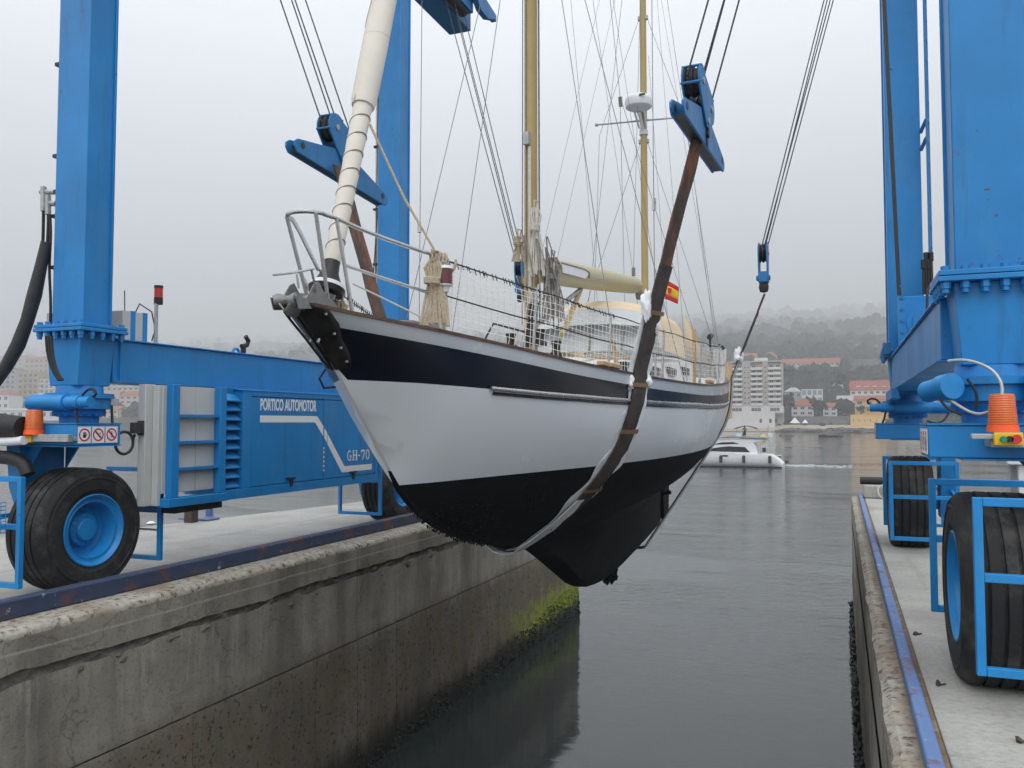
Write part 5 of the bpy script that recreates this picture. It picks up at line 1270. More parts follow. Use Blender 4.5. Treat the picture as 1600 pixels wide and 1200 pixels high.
ks = next(i for i, p_ in enumerate(pr1) if p_.z < ZS(yF)+.72)
ribbon(pr1[ks:], .40, .004, .004, .06, .0, .03, 7, tw=.42, wf=lambda t: .72+.42*abs(noise.noise((t*6, 3, 1)))).build('sleeve', 'sleeve', sg1, angle=70)
kw = next(i for i, p_ in enumerate(pr1) if p_.z < 1.05)
ribbon(pr1[kw:]+pl1[1:4], .21, .006, .030, .03, -.07, .03, 11, tw=.38, wf=lambda t: .55+.8*min(1, t*1.6)).build('sleeve', 'sleeve', sg1, angle=70)
def bunch(c0, r, sd):
    rg = MB(); rows = []
    for i in range(19):
        a = pi*i/18; row = []
        for j in range(26):
            t = 2*pi*j/26; n3 = Vector((sin(a)*cos(t), sin(a)*sin(t), cos(a)))
            q = 1+.55*noise.noise(n3*1.6+Vector((sd, 0, 0)))+.22*noise.noise(n3*4+Vector((0, sd, 0)))+.08*noise.noise(n3*13+Vector((0, 0, sd)))
            row.append(c0+Vector((n3.x*r[0], n3.y*r[1], n3.z*r[2]))*q)
        rows.append(row)
    rg.grid(rows, True); return rg
ib = next(i for i, p_ in enumerate(pr1) if p_.z < ZS(yF)+.66); wd_ = Vector((.38, 1, 0)).normalized()
for k, (c0, r) in enumerate(((pr1[ib]-wd_*.12, (.05, .055, .125)), (pr1[ib+3]+wd_*.10, (.035, .035, .08)), (Vector((XC+halfb(yF, 2.0)+.03, yF, 2.10))+wd_*.14, (.045, .05, .065)), (Vector((XC+halfb(yF, 2.0)+.03, yF, 2.08))-wd_*.14, (.04, .04, .06)))):
    bunch(c0, r, k*7.3).build('bunched_sleeve', 'sleeve', sg1, angle=70)
def bandat(pr_, z, y, sgn):
    i = next(k for k, p_ in enumerate(pr_) if p_.z < z); seg_ = pr_[max(0, i-1):i+1]
    d = (seg_[1]-seg_[0]).normalized(); m_ = seg_[0]; return [m_-d*.02, m_, m_+d*.02]
for z in (ZS(yF)+.52, 2.06, 1.62, 1.08):
    ribbon(bandat(pr1, z, yF, 1), .27, .010, .026, .004, .0, 0, 3, tw=.38).build('tape_band', 'tape', sg1)
yA = AFT
sg2, pr2, pl2 = sling(yA, pB.x, pB.z-.38, -5.0, 4.2, 'brown webbing sling with grey sleeve round the stern of the ketch', 1, .16, .0)
ks = next(i for i, p_ in enumerate(pr2) if p_.z < 2.75)
ribbon(pr2[ks:]+pl2[1:], .19, .006, .032, .02, 0, .02, 17).build('sleeve', 'hull_grey', sg2, angle=70)
bunch(Vector((pr2[ks].x, yA, pr2[ks].z+.02)), (.07, .10, .11), 3.3).build('bunched_sleeve', 'sleeve', sg2, angle=70)
# ------------------------------------------------------------------ far shore: terrain, forest, town
random.seed(11)
HD = [-60, 0, 4, 14, 22, 60, 120, 300, 700, 1500, 2500, 4000, 6200]
HZ = [-9, -3.3, -2.9, -1.6, .6, 5, 12, 42, 100, 196, 320, 520, 830]
def shore(x): return 458+6*noise.noise((x*.02, 0, 0))+interp(x, [-900, -500, -250, 0, 400], [-40, -20, 10, 0, -30])
def terr(x, y):
    d = y-shore(x); z = interp(d, HD, HZ)
    k = min(1, max(0, (d-60)/400)); return z+k*(24*noise.noise((x*.004, y*.004, 1))+7*noise.noise((x*.015, y*.015, 2)))*(1+max(0, d-600)/1600)
ys = [400, 440, 452, 460, 466, 474, 482, 495, 515, 540]+[540+28*i for i in range(1, 20)]+[1080+90*i for i in range(1, 20)]+[2800+230*i for i in range(1, 18)]
xs = [-3600, -3000, -2500, -2100, -1750]+[-1500+38*i for i in range(60)]+[820, 1000, 1300, 1700, 2200]
rows = [[(x*(1+max(0, y-700)/3000) , y, terr(x*(1+max(0, y-700)/3000), y)) for x in xs] for y in ys]
tag(MB().grid(rows).build('hillside', 'hillside', angle=180), kind='structure')
rows = [[(x, shore(x)+d, terr(x, shore(x)+d)+.6) for x in range(-330, 140, 6)] for d in (-3, 1, 6, 12, 19)]
tag(MB().grid(rows).build('beach', 'sand', angle=180), kind='structure')
def blob(mb, c, r, h, n1=4, n2=7):
    sd = random.random()*50; rows = []
    for i in range(n1+1):
        a = pi*i/n1; rows.append([(c[0]+r*sin(a)*cos(2*pi*j/n2)*(1+.7*noise.noise((j*1.7+sd, i*1.3, 0))), c[1]+r*sin(a)*sin(2*pi*j/n2), c[2]+h*.5*(1-cos(a))*(1+.35*noise.noise((i*1.1, j*.9+sd, 3)))) for j in range(n2)])
    mb.grid(rows, True)
PENDING = []
b = MB(); cnt = 0
while cnt < 6500:
    d = 45+random.random()**2.2*4200; u = random.uniform(-1, 1); y = 460+d; x = (-.42+u*1.15)*y if random.random() < .55 else random.uniform(-.22, .05)*y
    if noise.noise((x*.012, y*.012, 5)) < -.22 and d < 500: continue
    z = terr(x, y); s_ = random.uniform(2.2, 5.5)*(1+d/1100); blob(b, (x, y, z-.8), s_, s_*random.uniform(1.2, 2.1)); cnt += 1
tag(b.build('forest', 'foliage', smooth=False), kind='stuff', label='dark wooded hillside fading into the fog')
b = MB()
for i in range(900):
    x = random.uniform(-330, 130); d = random.uniform(18, 60); y = shore(x)+d; blob(b, (x, y, terr(x, y)-.3), random.uniform(.8, 2.4), random.uniform(1, 2.6), 3, 6)
tag(b.build('scrub', 'foliage', smooth=False), kind='stuff', label='low scrub behind the beach')
b = MB()
for i in range(620):
    x = random.uniform(-6, 120) if i > 40 else random.uniform(-30, 0); y = shore(x)-random.uniform(4, 40)*min(1, max(.25, (x+10)/30)); r = random.uniform(.6, 2.4); blob(b, (x, y, WATER-.5), r*2.0, r*random.uniform(.7, 1.2), 5, 9)
tag(b.build('reef', 'rock', smooth=False), kind='stuff', label='dark rocks in the shallow water before the beach')
for (px, py, r, lb) in ((1228, 681, 1.6, 'small dark rock alone in the calm water'), (1297, 682, 2.6, 'low dark rock at the end of the reef')):
    p = atZ(px, py, WATER); b = MB(); blob(b, (p.x, p.y, WATER-.6), r*1.6, r*.9, 6, 12); tag(b.build('rock', 'rock', angle=50), lb, 'rock')
MESHC = {}
def rep(key, maker, name, par, loc):
    if key not in MESHC: MESHC[key] = maker()
    o = bpy.data.objects.new(name, MESHC[key]); COL.objects.link(o); o.parent = par; o.location = Vector(loc)-ORG[par.name]; return o
def winmesh(w, h, fr='w_white', gl='window'):
    b = MB(); b.mi = 0; b.box(-w/2, w/2, -.03, .1, 0, h); b.mi = 1
    t = .12; 
    b.box(-w/2-t, w/2+t, -.10, .1, -t, 0); b.box(-w/2-t, w/2+t, -.10, .1, h, h+t); b.box(-w/2-t, -w/2, -.10, .1, 0.001, h-.001); b.box(w/2, w/2+t, -.10, .1, 0.001, h-.001); b.box(-.05, .05, -.08, -.031, 0.001, h-.001)
    return b.mesh('window', [gl, fr], smooth=False)
def bld(name, label, cat, box, Y, depth, wall, floors=2, bays=3, roof='flat', roofm='roof_red', ww=.5, wh=.45, balc=None, down=7, frm='w_white', over=.5, side=True, rh=None, gl='window'):
    l, t, r, bt = box
    if Y is None:             # stand it where the sight line meets the slope
        Y = 520.
        while Y < 3200 and atY((l+r)/2, bt, Y).z > terr(atY((l+r)/2, bt, Y).x, Y)+.5: Y += 4
        down = 3; depth = min(depth*1.3, 24); rh = rh and rh*Y/800.
    p0 = atY(l, bt, Y); p1 = atY(r, t, Y); x0, x1, z0, z1 = p0.x, p1.x, p0.z, p1.z
    root = thing(name, ((x0+x1)/2, Y, z0), label, cat)
    b = MB(); b.box(x0, x1, Y, Y+depth, z0-down, z1); b.build('wall', wall, root)
    if roof in ('gable', 'hip'):
        h = rh or depth*.22; b = MB(); o = over; ym = Y+depth/2
        if roof == 'gable': b.prism([(Y-o, z1+.02), (Y+depth+o, z1+.02), (ym, z1+h)], 'x', x0-o, x1+o)
        else:
            q = min(depth/2, (x1-x0)*.35)
            b.add([(x0-o, Y-o, z1+.02), (x1+o, Y-o, z1+.02), (x1+o, Y+depth+o, z1+.02), (x0-o, Y+depth+o, z1+.02), (x0+q, ym, z1+h), (x1-q, ym, z1+h)], [(0,1,5,4), (1,2,5), (2,3,4,5), (3,0,4), (3,2,1,0)])
        b.build('roof', roofm, root, smooth=False)
    else:
        b = MB(); b.box(x0-.12, x1+.12, Y-.12, Y+depth+.12, z1+.01, z1+.45); b.build('parapet', wall if roof == 'flat' else roofm, root)
    fh = (z1-z0)/floors; bw = (x1-x0)/bays
    for i in range(floors):
        for j in range(bays):
            w, h = bw*ww, fh*wh
            rep(('win', round(w, 2), round(h, 2), frm, gl), lambda: winmesh(w, h, frm, gl), 'window', root, (x0+bw*(j+.5), Y, z0+fh*(i+.32)))
            if balc and j in balc and i:
                def mk():
                    q = MB(); q.box(-bw*.44, bw*.44, -1.3, .0, 0, .18); q.box(-bw*.44, bw*.44, -1.3, -1.2, .181, 1.1); return q.mesh('balcony', [frm], smooth=False)
                rep(('bal', round(bw, 2), frm), mk, 'balcony', root, (x0+bw*(j+.5), Y-.001, z0+fh*i))
    return root, x0, x1, z0, z1
# the apartment tower
TY = 470.
root = thing('apartment_tower', atY(1180, 660, TY), 'tall beige apartment tower with rows of white balconies by the water', 'building')
X_ = lambda px: atY(px, 600, TY).x
Z_ = lambda py: atY(1180, py, TY).z
xl, xr = X_(1118), X_(1222); zt, zp, zb = Z_(566), Z_(645), Z_(661)
b = MB(); b.box(xl+.3, xr-.3, TY+1.6, TY+18, zp-1, zt-.3); b.build('core', 'w_tower', root)
b = MB(); b.box(xl, xr, TY, TY+18, zp, Z_(634)); b.build('base_storey', 'w_white', root)
b = MB(); b.box(xl, X_(1210), TY-.5, TY+18, zb-8, zp-.01); b.build('podium', 'w_white', root)
b = MB(); b.box(X_(1210)+.02, xr, TY+5, TY+18, zb-8, zp-.01); b.build('podium', 'w_grey', root)
fl_h = (Z_(570)-Z_(634))/8.
for a_, c_ in ((1118, 1121), (1160, 1173), (1191.5, 1200), (1220.5, 1222)):
    b = MB(); b.box(X_(a_)+.01, X_(c_), TY+.1, TY+1.59, Z_(634)+.01, zt); b.build('pier', 'w_tower', root)
for i in range(8):
    z = Z_(634)+fl_h*i
    for a_, c_ in ((1121, 1160), (1173, 1191.5), (1200, 1220.5)):
        w = X_(c_)-X_(a_)
        def mk():
            q = MB(); q.box(-w/2+.02, w/2-.02, -.5, 1.58, 0, .25); q.box(-w/2+.02, w/2-.02, -.5, -.35, .251, 1.35); return q.mesh('balcony', ['w_white'], smooth=False)
        rep(('tb', round(w, 1)), mk, 'balcony', root, ((X_(a_)+X_(c_))/2, TY, z+.02))
        n_ = max(2, int(w/3))
        for k in range(n_):
            if random.random() < .12: continue
            rep(('tw', 1), lambda: winmesh(1.9, 2.0, 'w_white'), 'window', root, (X_(a_)+w*(k+.5)/n_, TY+1.55, z+.6))
    for px in (1164, 1169.5, 1196):
        rep(('tws', 1), lambda: winmesh(.9, 1.1, 'w_white'), 'window', root, (X_(px), TY+.1, z+.9))
for a_ in (1148, 1178, 1207):
    for k in range(3): rep(('twb', 1), lambda: winmesh(1.5, 1.7, 'w_white'), 'window', root, (X_(a_-2+k*5), TY, zp+.9))
b = MB(); b.box(xl, xr, TY+.05, TY+18, zt+.01, zt+.8); b.build('parapet', 'w_tower', root)
for px in (1147, 1178, 1184, 1191):
    b = MB(); b.box(X_(px), X_(px+7), TY+4, TY+10, zt+.81, zt+2.6); b.build('roof_hut', 'w_white', root)
for px in (1188, 1203, 1212):
    b = MB(); b.box(X_(px)-.6, X_(px)+.6, TY-.51, TY-.45, zb+.1, zb+2.3); b.build('door', 'window', root)
bld('gable_house', 'orange rendered building showing just behind the stern of the ketch', 'building', (1129, 567, 1138.5, 612), 440., 14, 'w_orange', 1, 1, ww=.01, wh=.01, down=14)
bld('modern_house', 'white framed modern house with a blue grey glass front', 'house', (1253, 609, 1285, 632), 540., 12, 'w_white', 2, 4, ww=.72, wh=.62, gl='w_glass')
bld('villa', 'white villa with terracotta hip roof below the glass fronted house', 'house', (1237, 634, 1271, 650), 500., 12, 'w_white', 2, 3, 'hip', rh=4.2)
bld('villa', 'small white house with a low red roof beside dark trees', 'house', (1286, 636, 1308, 650), 495., 11, 'w_white', 2, 2, 'gable', rh=2.6)
bld('villa', 'pale gabled house right of the small red roofed one', 'house', (1309, 626, 1333, 648), 520., 12, 'w_white', 2, 3, 'gable', 'w_grey', rh=3.2)
bld('villa', 'grey stone house half hidden in trees on the slope', 'house', (1297, 606, 1322, 624), 620., 14, 'w_beige', 2, 3, 'hip', 'w_grey', rh=4)
bld('house_row', 'white terraced block under a long red roof with dormers', 'building', (1329, 609, 1425, 626), 560., 13, 'w_white', 2, 10, 'gable', rh=6.5, balc=(1, 4, 7, 9))
rr_ = bpy.data.objects['house_row']
for k in range(6):
    p = atY(1341+k*13, 606, 562); b = MB(); b.box(p.x-1.3, p.x+1.3, 562, 566, p.z-1.0, p.z+1.2); b.build('dormer', 'w_white', rr_)
bld('orange_block', 'orange apartment block with two rows of wide balconies', 'building', (1336, 624, 1412, 646), 500., 14, 'w_orange', 2, 5, 'gable', balc=(0, 1, 3), rh=2.4, frm='w_beige')
bld('beach_house', 'low yellow flat roofed building on the beach', 'building', (1329, 649, 1383, 664), 475., 9, 'w_yellow', 1, 6, ww=.16, wh=.32)
bld('hillside_flats', 'long hillside apartment block with red roof above the trees', 'building', (1222, 566, 1312, 585), None, 16, 'w_beige', 3, 12, 'gable', rh=5, balc=(1, 3, 5, 8, 10))
bld('hillside_flats', 'pale round roofed block high above the tower roof', 'building', (1190, 555, 1214, 566), None, 14, 'w_beige', 2, 4, 'hip', rh=4)
bld('hillside_flats', 'dim red roofed building left above the tower roof', 'building', (1160, 557, 1182, 568), None, 14, 'w_beige', 2, 4, 'gable', rh=4)
bld('villa', 'tiny pale house alone in the dark trees high up', 'house', (1288, 545, 1295, 553), None, 10, 'w_white', 1, 1, 'flat')
bld('villa', 'faint pale houses in the fog near the blue column', 'house', (1334, 541, 1347, 549), None, 10, 'w_white', 1, 2, 'hip', rh=3)
bld('villa', 'white low house among trees under the long hillside block', 'house', (1263, 588, 1280, 594), None, 10, 'w_white', 1, 3, 'flat')
bld('villa', 'grey roofed house left of the modern glass house', 'house', (1226, 612, 1252, 634), 560., 12, 'w_grey', 2, 3, 'hip', 'w_grey', rh=3)
bld('villa', 'beige block seen between the blue far leg and the orange beacon', 'building', (1462, 612, 1500, 640), 520., 12, 'w_yellow', 3, 4, 'flat', balc=(1, 2))
bld('villa', 'pale house just left of the orange beacon', 'house', (1503, 610, 1540, 640), 540., 12, 'w_beige', 2, 3, 'hip', rh=3)
b = MB(); p0 = atY(1236, 660, 468); p1 = atY(1330, 650, 468); b.box(p0.x, p1.x, 478, 479.5, -3, p1.z); tag(b.build('sea_wall', 'stonewall'), 'grey stone retaining wall behind the beach left of the yellow building', 'wall')
p = atY(1250, 661, 466); b = MB()
for q in range(2):
    x = p.x-2.6+5.2*q; w_ = 2.5-q; b.add([(x-w_, 464, p.z), (x+w_, 464, p.z), (x+w_, 468, p.z), (x-w_, 468, p.z), (x, 466, p.z+3.0-q)], [(0,1,4), (1,2,4), (2,3,4), (3,0,4), (3,2,1,0)])
tag(b.build('beach_tent', 'tent', smooth=False), 'white peaked beach tent in front of the stone wall', 'tent')
# left part of the town
LYS = 520.
for lb, nm, box, Y, wl, fl_, by_, rf, kw in (
    ('beige six storey tower block left of the hanging hoses', 'tower_block', (27, 582, 60, 636), 560., 'w_tan', 6, 4, 'flat', dict(balc=(1, 2), frm='w_tan')),
    ('pale grey balconied block beside the blue slewing unit', 'tower_block', (61, 592, 92, 640), 540., 'w_beige', 6, 4, 'flat', dict(balc=(0, 2))),
    ('beige block with red roof behind the blue leg', 'tower_block', (38, 560, 76, 592), None, 'w_tan', 4, 5, 'gable', dict(rh=4)),
    ('brownish terrace high on the hill at the far edge', 'tower_block', (-20, 560, 36, 580), None, 'w_tan', 3, 7, 'gable', dict(rh=5)),
    ('grey slab block at the photo edge behind the black sleeve', 'tower_block', (-30, 578, 24, 625), 600., 'w_grey', 6, 7, 'flat', dict(balc=(1, 3, 5), frm='w_grey')),
    ('white cottage with terracotta roof at the photo edge', 'villa', (-6, 617, 14, 640), 500., 'w_white', 2, 2, 'hip', dict(rh=5)),
    ('long low white sheds on the shore behind the orange beacon', 'shed', (-10, 641, 100, 655), 480., 'w_white', 1, 9, 'gable', dict(rh=2, roofm='w_grey')),
    ('white balconied block under the blue beam', 'tower_block', (158, 597, 226, 612), 600., 'w_beige', 2, 8, 'flat', dict(balc=(1, 3, 5, 7))),
    ('red roofed house under the blue beam', 'villa', (186, 618, 226, 632), 540., 'w_beige', 2, 4, 'gable', dict(rh=4)),
    ('pale house beside the grey cable loop', 'villa', (160, 640, 184, 656), 500., 'w_beige', 2, 3, 'gable', dict(rh=3))):
    bld(nm, lb, 'building' if nm != 'villa' else 'house', box, Y, 13, wl, fl_, by_, rf, **kw)
for k in range(9):     # scattered house on the left slope
    px = [4, 16, 88, 110, 20, 66, 200, 215, 180][k]; py = [556, 552, 566, 572, 547, 550, 590, 585, 588][k]
    bld('villa', ['small faded house on the slope above the grey slab block', 'beige house on the ridge over the slab block', 'house under the bolted flange on the slope', 'house behind the blue leg foot on the slope', 'top house fading into fog above the hanging hose', 'house on the slope above the red roofed block', 'house just under the blue beam edge', 'rightmost small house under the blue beam', 'house between slewing motor and blue beam'][k], 'house', (px, py, px+14, py+9), None, 10, random.choice(['w_white', 'w_beige', 'w_orange']), 2, 3, 'gable', rh=3)
b = MB(); p0 = atY(150, 668, 470); p1 = atY(330, 655, 470); b.box(p0.x, p1.x, 468, 472, -5, -.2); tag(b.build('sea_wall', 'w_grey'), 'long grey harbour wall seen under the blue beam', 'wall')
# separate trees near the houses
def tree(px, py, Y, h, label):
    p = atY(px, py, Y); r = thing('tree', p, label, 'tree', 'trees among the houses on the far shore')
    b = MB(); b.tube([p+Vector((0, 0, -2)), p+Vector((0, 0, h*.4)), p+Vector((.3, 0, h*.7))], [.45, .3, .12], 8); b.build('trunk', 'bark', r)
    b = MB()
    for k in range(26):
        a = random.random()*2*pi; q = random.random()**.5*h*.36; zz = h*random.uniform(.35, .85); s_ = h*random.uniform(.07, .15)
        blob(b, p+Vector((q*cos(a), q*sin(a), zz)), s_, s_*1.6, 4, 6)
    b.build('crown', 'foliage', r, smooth=False)
for px, py, Y, h, lb in ((1226, 650, 485, 13, 'dark tree right beside the apartment tower'), (1276, 652, 488, 9, 'dark tree between the terracotta villa and the small red roof'), (1282, 651, 489, 8, 'low tree touching the small red roofed house'),
    (1312, 650, 486, 7, 'bush-like tree before the pale gabled house'), (1325, 651, 487, 6, 'small tree left of the orange block'), (1262, 604, 640, 12, 'rounded tree behind the modern glass house'), (1318, 612, 600, 12, 'tree beside the grey stone house'),
    (1345, 648, 484, 5, 'shrubby tree above the yellow beach building'), (1230, 600, 650, 13, 'tall tree at the upper corner of the tower'), (205, 655, 490, 10, 'dark tree under the blue beam near the pale electrical cabinet'), (172, 636, 520, 9, 'dark tree under the slewing motor')):
    tree(px, py, Y, h, lb)

# ------------------------------------------------------------------ motor yacht crossing behind
PB = atZ(1170, 729, WATER); yb = PB.y
YX = lambda px: atY(px, 700, yb).x
YZ = lambda py: atY(1170, py, yb).z
my = thing('motor_yacht', (YX(1150), yb, WATER), 'white motor yacht with flybridge passing behind the hanging ketch', 'motor boat')
xe, xb_ = YX(1224), YX(1224)-14.5
b = MB(); rows = []
for i in range(25):
    t = i/24; x = xe+(xb_-xe)*t; hb = 2.0*(1-max(0, (t-.45)/.55)**2.2)+.02; zd = YZ(710)+.8*t**1.5-.9*max(0, 1-t/.07)
    rows.append([(x, yb-u*hb*(.55+.45*min(1, q/.45)), WATER-.4+(zd-WATER+.4)*q) for u in (1,) for q in (0, .35, .36, .6, .85, .86, 1)]+[(x, yb+hb*(.55+.45*min(1, q/.45)), WATER-.4+(zd-WATER+.4)*q) for q in (1, .85, .35, 0)])
b.grid(rows, True); b.add(rows[0], [tuple(range(11))]); b.add(rows[-1], [tuple(range(11))]); b.build('hull', 'white_plastic', my, angle=40)
b = MB()
for i in range(24):
    pass
b.box(xe-9, xe-.05, yb-1.96, yb-1.2, WATER-.05, WATER+.10); b.build('boot_stripe', 'hull_navy', my)
# superstructure in profile, extruded across
prof = [(1186, 711), (1184, 700), (1180, 691), (1200, 687.5), (1200, 686), (1165, 684.5), (1120, 689), (1085, 702), (1075, 708)]
b = MB(); b.prism([(YX(u), YZ(v_)) for u, v_ in prof], 'y', yb-1.45, yb+1.45); cab = b.build('superstructure', 'white_plastic', my, bevel=.08)
b = MB(); b.prism([(YX(u), YZ(v_)) for u, v_ in ((1174, 706), (1166, 698), (1140, 697), (1118, 700), (1105, 705))], 'y', yb-1.50, yb+1.50); b.build('window', 'dark_glass', cab)
b = MB(); b.prism([(YX(u), YZ(v_)) for u, v_ in ((1158, 693), (1148, 690.5), (1130, 691), (1115, 695))], 'y', yb-1.48, yb+1.48); b.build('window', 'dark_glass', cab)
b = MB(); b.prism([(YX(u), YZ(v_)) for u, v_ in ((1201, 685.5), (1200, 683), (1140, 681), (1118, 685), (1150, 684))], 'y', yb-1.6, yb+1.6); b.build('flybridge', 'w_glass', cab, bevel=.05)
b = MB(); rows = [[(YX(1150)+(YX(1183)-YX(1150))*i/8, yb-1.3+2.6*j/3, YZ(669)+.25*sin(pi*i/8)) for j in range(4)] for i in range(9)]; b.grid(rows); o = b.build('bimini_top', 'sheath', my); o.modifiers.new('t', 'SOLIDIFY').thickness = .06
b = MB()
for j in (-1.25, 1.25):
    for u0, u1 in ((1150, 1148), (1183, 1190), (1166, 1160)): b.tube([(YX(u0), yb+j, YZ(669)), (YX(u1), yb+j, YZ(683))], .03, 6)
b.tube([(YX(1199), yb, YZ(683)), (YX(1201), yb, YZ(664))], .03, 6); b.tube([(YX(1203), yb-1.3, YZ(686)), (YX(1206), yb-1.3, YZ(707))], .035, 6); b.build('canopy_frame', 'galv', my)
b = MB(); b.box(YX(1152), YX(1161), yb-.9, yb+.9, YZ(683), YZ(677)); b.build('helm_seat', 'white_plastic', my, bevel=.05)
for px in (1130, 1165, 1205):
    b = MB(); p = Vector((YX(px), yb-2.1, YZ(716))); b.lathe([(-.45, .05), (-.38, .16), (.3, .16), (.40, .05)], p, 'z', 12); b.build('fender', 'sheath', my)
b = MB(); b.box(YX(1132), YX(1141), yb-2.02, yb-1.96, YZ(713), YZ(710.5)); b.build('porthole', 'dark_glass', my)
def person(px, py, y, h, label, shirt, seat=False):
    p = atY(px, py, y)
    me = bpy.data.meshes.new('person'); k = h/1.75
    V_ = [(0,0,.92),(0,0,1.15),(0,0,1.42),(0,-.02,1.55),(0,-.03,1.66),(-.20,0,1.40),(-.26,-.05,1.12),(-.22,-.20,.95),(.20,0,1.40),(.26,-.04,1.12),(.22,-.18,.95),(-.10,0,.86),(-.11,-.03,.48),(-.11,.02,.06),(.10,0,.86),(.11,-.03,.48),(.11,.02,.06),(-.11,-.12,.03),(.11,-.12,.03)]
    R_ = [.15,.13,.15,.06,.105,.065,.05,.04,.065,.05,.04,.095,.065,.045,.095,.065,.045,.035,.035]
    E_ = [(0,1),(1,2),(2,3),(3,4),(2,5),(5,6),(6,7),(2,8),(8,9),(9,10),(0,11),(11,12),(12,13),(0,14),(14,15),(15,16),(13,17),(16,18)]
    me.from_pydata([Vector(v_)*k for v_ in V_], E_, [])
    o = bpy.data.objects.new('person', me); COL.objects.link(o); o.location = p
    sk = o.modifiers.new('skin', 'SKIN'); o.modifiers.new('sub', 'SUBSURF').levels = 1
    lay = me.skin_vertices[0].data
    for i, r in enumerate(R_): lay[i].radius = (r*k, r*k*.85)
    lay[0].use_root = True
    me.materials.append(M[shirt]); ORG[o.name] = p
    q = MB(); q.lathe([(-.02, .095*k), (.05, .115*k), (.10, .10*k), (.14, .03*k)], p+Vector((0, .01, 1.66*k)), 'z', 12); q.build('hair', 'dark_cloth', o)
    q = MB(); q.taper((p.x-.19*k, p.x+.19*k, p.y-.12*k, p.y+.12*k), p.z+.45*k, (p.x-.17*k, p.x+.17*k, p.y-.14*k, p.y+.14*k), p.z+.95*k); q.build('trousers', 'dark_cloth', o, bevel=.03)
    return tag(o, label, 'person')
person(1194, 713, yb-.7, 1.75, 'person in a white shirt standing in the cockpit of the motor yacht', 'shirt')
person(1163.5, 684, yb-.5, 1.3, 'person in dark clothes at the helm under the dark canopy', 'dark_cloth')
p = atZ(1217, 726, WATER); b = MB()
rows = []
dg_ = thing('dinghy', p, 'small black and white dinghy at the stern of the motor yacht', 'dinghy')
b = MB(); b.tube([p+Vector((-.75, -.45, .35)), p+Vector((.55, -.45, .30)), p+Vector((.9, 0, .38)), p+Vector((.55, .45, .30)), p+Vector((-.75, .45, .35))], .2, 10); b.build('tube', 'sheath', dg_)
b = MB(); b.box(p.x-.7, p.x+.6, p.y-.4, p.y+.4, p.z+.05, p.z+.25); b.build('floor', 'white_plastic', dg_)
b = MB(); b.box(p.x-.25, p.x+.2, p.y-.2, p.y+.2, p.z+.5, p.z+1.0); b.build('outboard_motor', 'black', dg_, bevel=.06); b = MB(); b.box(p.x-.2, p.x+.3, p.y-.24, p.y+.24, p.z+1.005, p.z+1.12); b.build('cover', 'white_plastic', dg_, bevel=.03)
mat('foam', (.42, .44, .45), .7)
b = MB()
for i in range(110):
    t = random.random(); q = atZ(1226+t*105, 727+2.5*t, WATER); s_ = random.uniform(.12, .45)*(1-.5*t); blob(b, (q.x, q.y+random.gauss(0, .6+1.6*t), WATER-.05), s_*1.8, .09, 3, 6)
tag(b.build('wake', 'foam'), kind='stuff', label='white wake trailing from the motor yacht')
p = atZ(1192, 685, WATER); b = MB(); b.lathe([(-.5, .5), (.0, 1.0), (.6, 1.0), (1.1, .55), (1.25, .1)], p, 'z', 18); tag(b.build('mooring_buoy', 'buoy'), 'yellow mooring buoy behind the motor yacht', 'buoy')
p = atZ(1203, 683, WATER); b = MB(); b.lathe([(-.4, .5), (.0, .9), (1.2, .9), (1.3, .2)], p, 'z', 14); b.tube([p+Vector((0, 0, 1.2)), p+Vector((.3, 0, 4.5))], .06, 6); tag(b.build('mooring_buoy', 'white_plastic'), 'white buoy with a thin pole beside the yellow one', 'buoy')
for k in range(5):    # moored far boats before the left shore
    q = atZ(20+k*22, 676, WATER); q.y -= 30*(k % 2); bt = thing('moored_boat', q, ['white boat moored far off at the photo edge', 'white boat moored behind the orange beacon', 'white boat moored below the pale grey block', 'white boat moored behind the slewing motor', 'white boat moored before the blue leg'][k], 'boat', 'white boats moored off the far shore')
    b = MB(); b.prism([(q.x-4, WATER-.2), (q.x+3.4, WATER-.2), (q.x+4.6, WATER+1.2), (q.x-4, WATER+1.0)], 'y', q.y-1.2, q.y+1.2); b.build('hull', 'white_plastic', bt)
    b = MB(); b.prism([(q.x-2, WATER+1.01), (q.x+2, WATER+1.01), (q.x+1, WATER+2.1), (q.x-1.6, WATER+2.1)], 'y', q.y-.9, q.y+.9); b.build('cabin', 'w_white', bt)
    b = MB(); b.tube([(q.x, q.y, WATER+2.1), (q.x, q.y, WATER+11)], .08, 6); b.build('mast', 'galv', bt)

# ------------------------------------------------------------------ small things on the quays
p = atZ(311, 812, 0)
bt = thing('bollard', p, 'blue double mooring bitt on the quay below the power pack', 'bollard')
b = MB(); b.box(p.x-.32, p.x+.32, p.y-.16, p.y+.16, .004, .035); b.build('base_plate', 'rail_blue', bt, bevel=.005)
for s in (-1, 1):
    b = MB(); d = Vector((cos(YAW+.3), sin(YAW+.3), 0))*.17*s
    b.lathe([(.036, .095), (.06, .065), (.20, .06), (.235, .085), (.25, .085), (.255, .02)], p+d, 'z', 18); b.build('post', 'rail_blue', bt)
p = atZ(285, 818, 0); b = MB(); b.box(p.x-.06, p.x+.10, p.y+.1, p.y+.26, -1.2, .26); tag(b.build('mooring_post', 'bark'), 'short brown timber post behind the blue double bitt', 'post')
p = atZ(232, 829, 0); b = MB(); b.tube([p+Vector((-.35, 0, .02)), p+Vector((0, .03, .02)), p+Vector((.28, -.02, .02))], .014, 6); tag(b.build('iron_bar', 'rubber'), 'thin dark bar lying on the quay behind the large tyre', 'bar')
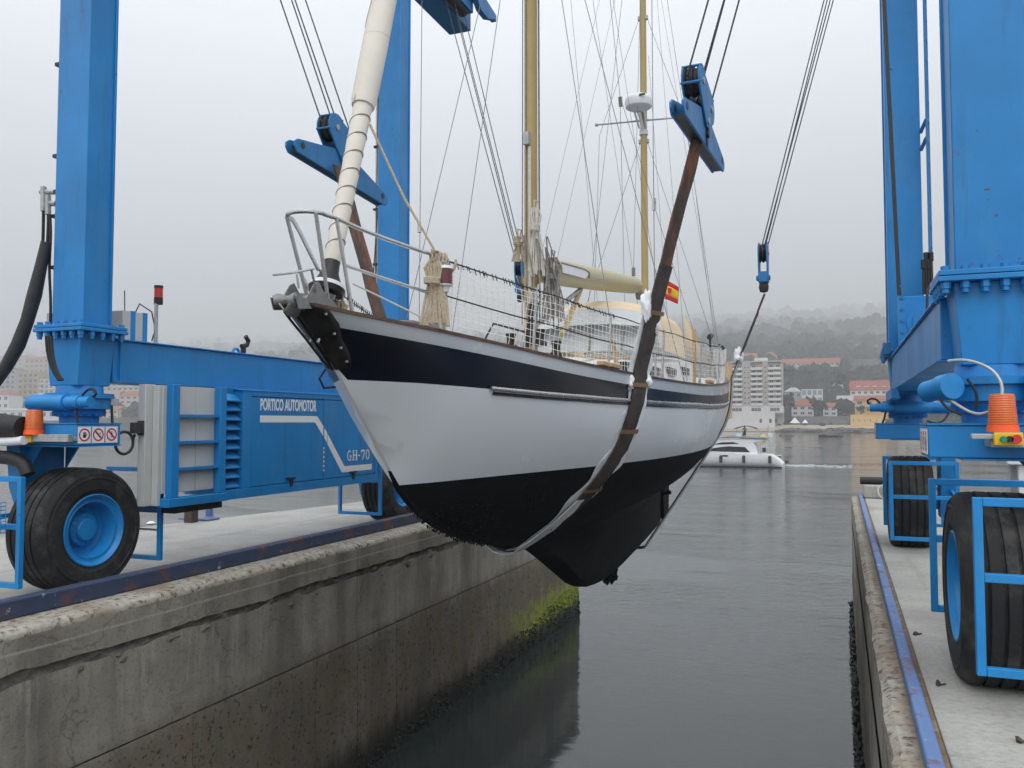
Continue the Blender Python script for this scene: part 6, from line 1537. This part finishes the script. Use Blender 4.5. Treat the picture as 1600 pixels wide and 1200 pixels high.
p = atZ(236, 820, 0); b = MB(); b.lathe([(.0, .05), (.03, .08), (.06, .03)], p, 'z', 8); tag(b.build('plastic_scrap', 'white_plastic'), 'white scrap lying on the quay edge behind the tyre', 'scrap')
# end of the right quay: concrete kerb, rope heap, black fender
b = MB(); b.box(.46, 1.9, 20.5, 20.95, .003, .30); tag(b.build('concrete_block', 'slab', bevel=.03), 'low concrete block across the end of the narrow quay', 'block')
b = MB(); b.tube([(.40, 20.75, .385), (.92, 20.75, .385)], .085, 16); tag(b.build('fender', 'rubber'), 'black cylinder lying on the concrete block at the quay end', 'fender')
b = MB(); random.seed(5)
for k in range(11):
    c0 = Vector((1.12+random.uniform(-.18, .25), 20.42+random.uniform(-.05, .05), .20)); r_ = random.uniform(.10, .2)
    b.tube([c0+Vector((r_*cos(a), -.03*k*.2+.02*sin(3*a), min(.14, r_*sin(a)*(.9+.2*sin(2*a))))) for a in [2*pi*j/18 for j in range(19)]], .013, 6, cap=False)
tag(b.build('rope_heap', 'rope_white'), 'tangled pale rope heaped on the block at the quay end', 'rope')
for i, (px, py) in enumerate(((1430, 992), (1465, 1071), (1592, 1160))):
    p = atZ(px, py, 0); b = MB(); clump(b, p+Vector((0, 0, .012)), .03); b.tube([p, p+Vector((.05, .02, .012))], .006, 4); tag(b.build('debris', 'bark'), ['dark leaf scrap midway along the narrow quay', 'small twig near the slab joint of the narrow quay', 'dark scrap at the photo corner of the narrow quay'][i], 'scrap')
# pale frame seen at the photograph's right edge, behind the tyre
wf = thing('cart', atZ(1600, 800, 0), 'white framed cart with dark crate behind the near tyre at the photo edge', 'cart')
q = atY(1590, 735, 9.0); b = MB(); b.box(q.x-.12, q.x+1.2, 8.8, 9.4, q.z+.06, q.z+.12); b.box(q.x-.02, q.x+.06, 8.85, 8.93, .0, q.z+.06); b.box(q.x+1.1, q.x+1.18, 8.85, 8.93, 0, q.z+.06); b.box(q.x-.02, q.x+.06, 9.27, 9.35, .0, q.z+.06); b.build('frame', 'white_plastic', wf, bevel=.01)
b = MB(); b.box(q.x+.07, q.x+1.09, 8.95, 9.3, .25, q.z+.04); b.build('crate', 'sheath', wf, bevel=.02)
b = MB(); b.tube([(q.x+.2, 8.94, .3), (q.x+.18, 8.93, q.z-.1), (q.x+.35, 8.93, q.z+.02)], .014, 6); b.build('strap', 'white_plastic', wf)

# ------------------------------------------------------------------ sea fog: one box of pale air round everything
hz = MB(); hz.box(-6500, 6500, -120, 6900, -5.5, 1010)
m = bpy.data.materials.new('haze'); m.use_nodes = True; M['haze'] = m; n = m.node_tree.nodes; l = m.node_tree.links; n.clear()
o_ = n.new('ShaderNodeOutputMaterial'); pv = n.new('ShaderNodeVolumePrincipled'); l.new(pv.outputs[0], o_.inputs['Volume'])
pv.inputs['Color'].default_value = (.85, .865, .885, 1); pv.inputs['Density'].default_value = HAZE; pv.inputs['Anisotropy'].default_value = .0
tag(hz.build('haze', 'haze', smooth=False), kind='stuff', label='pale even sea fog over the harbour')
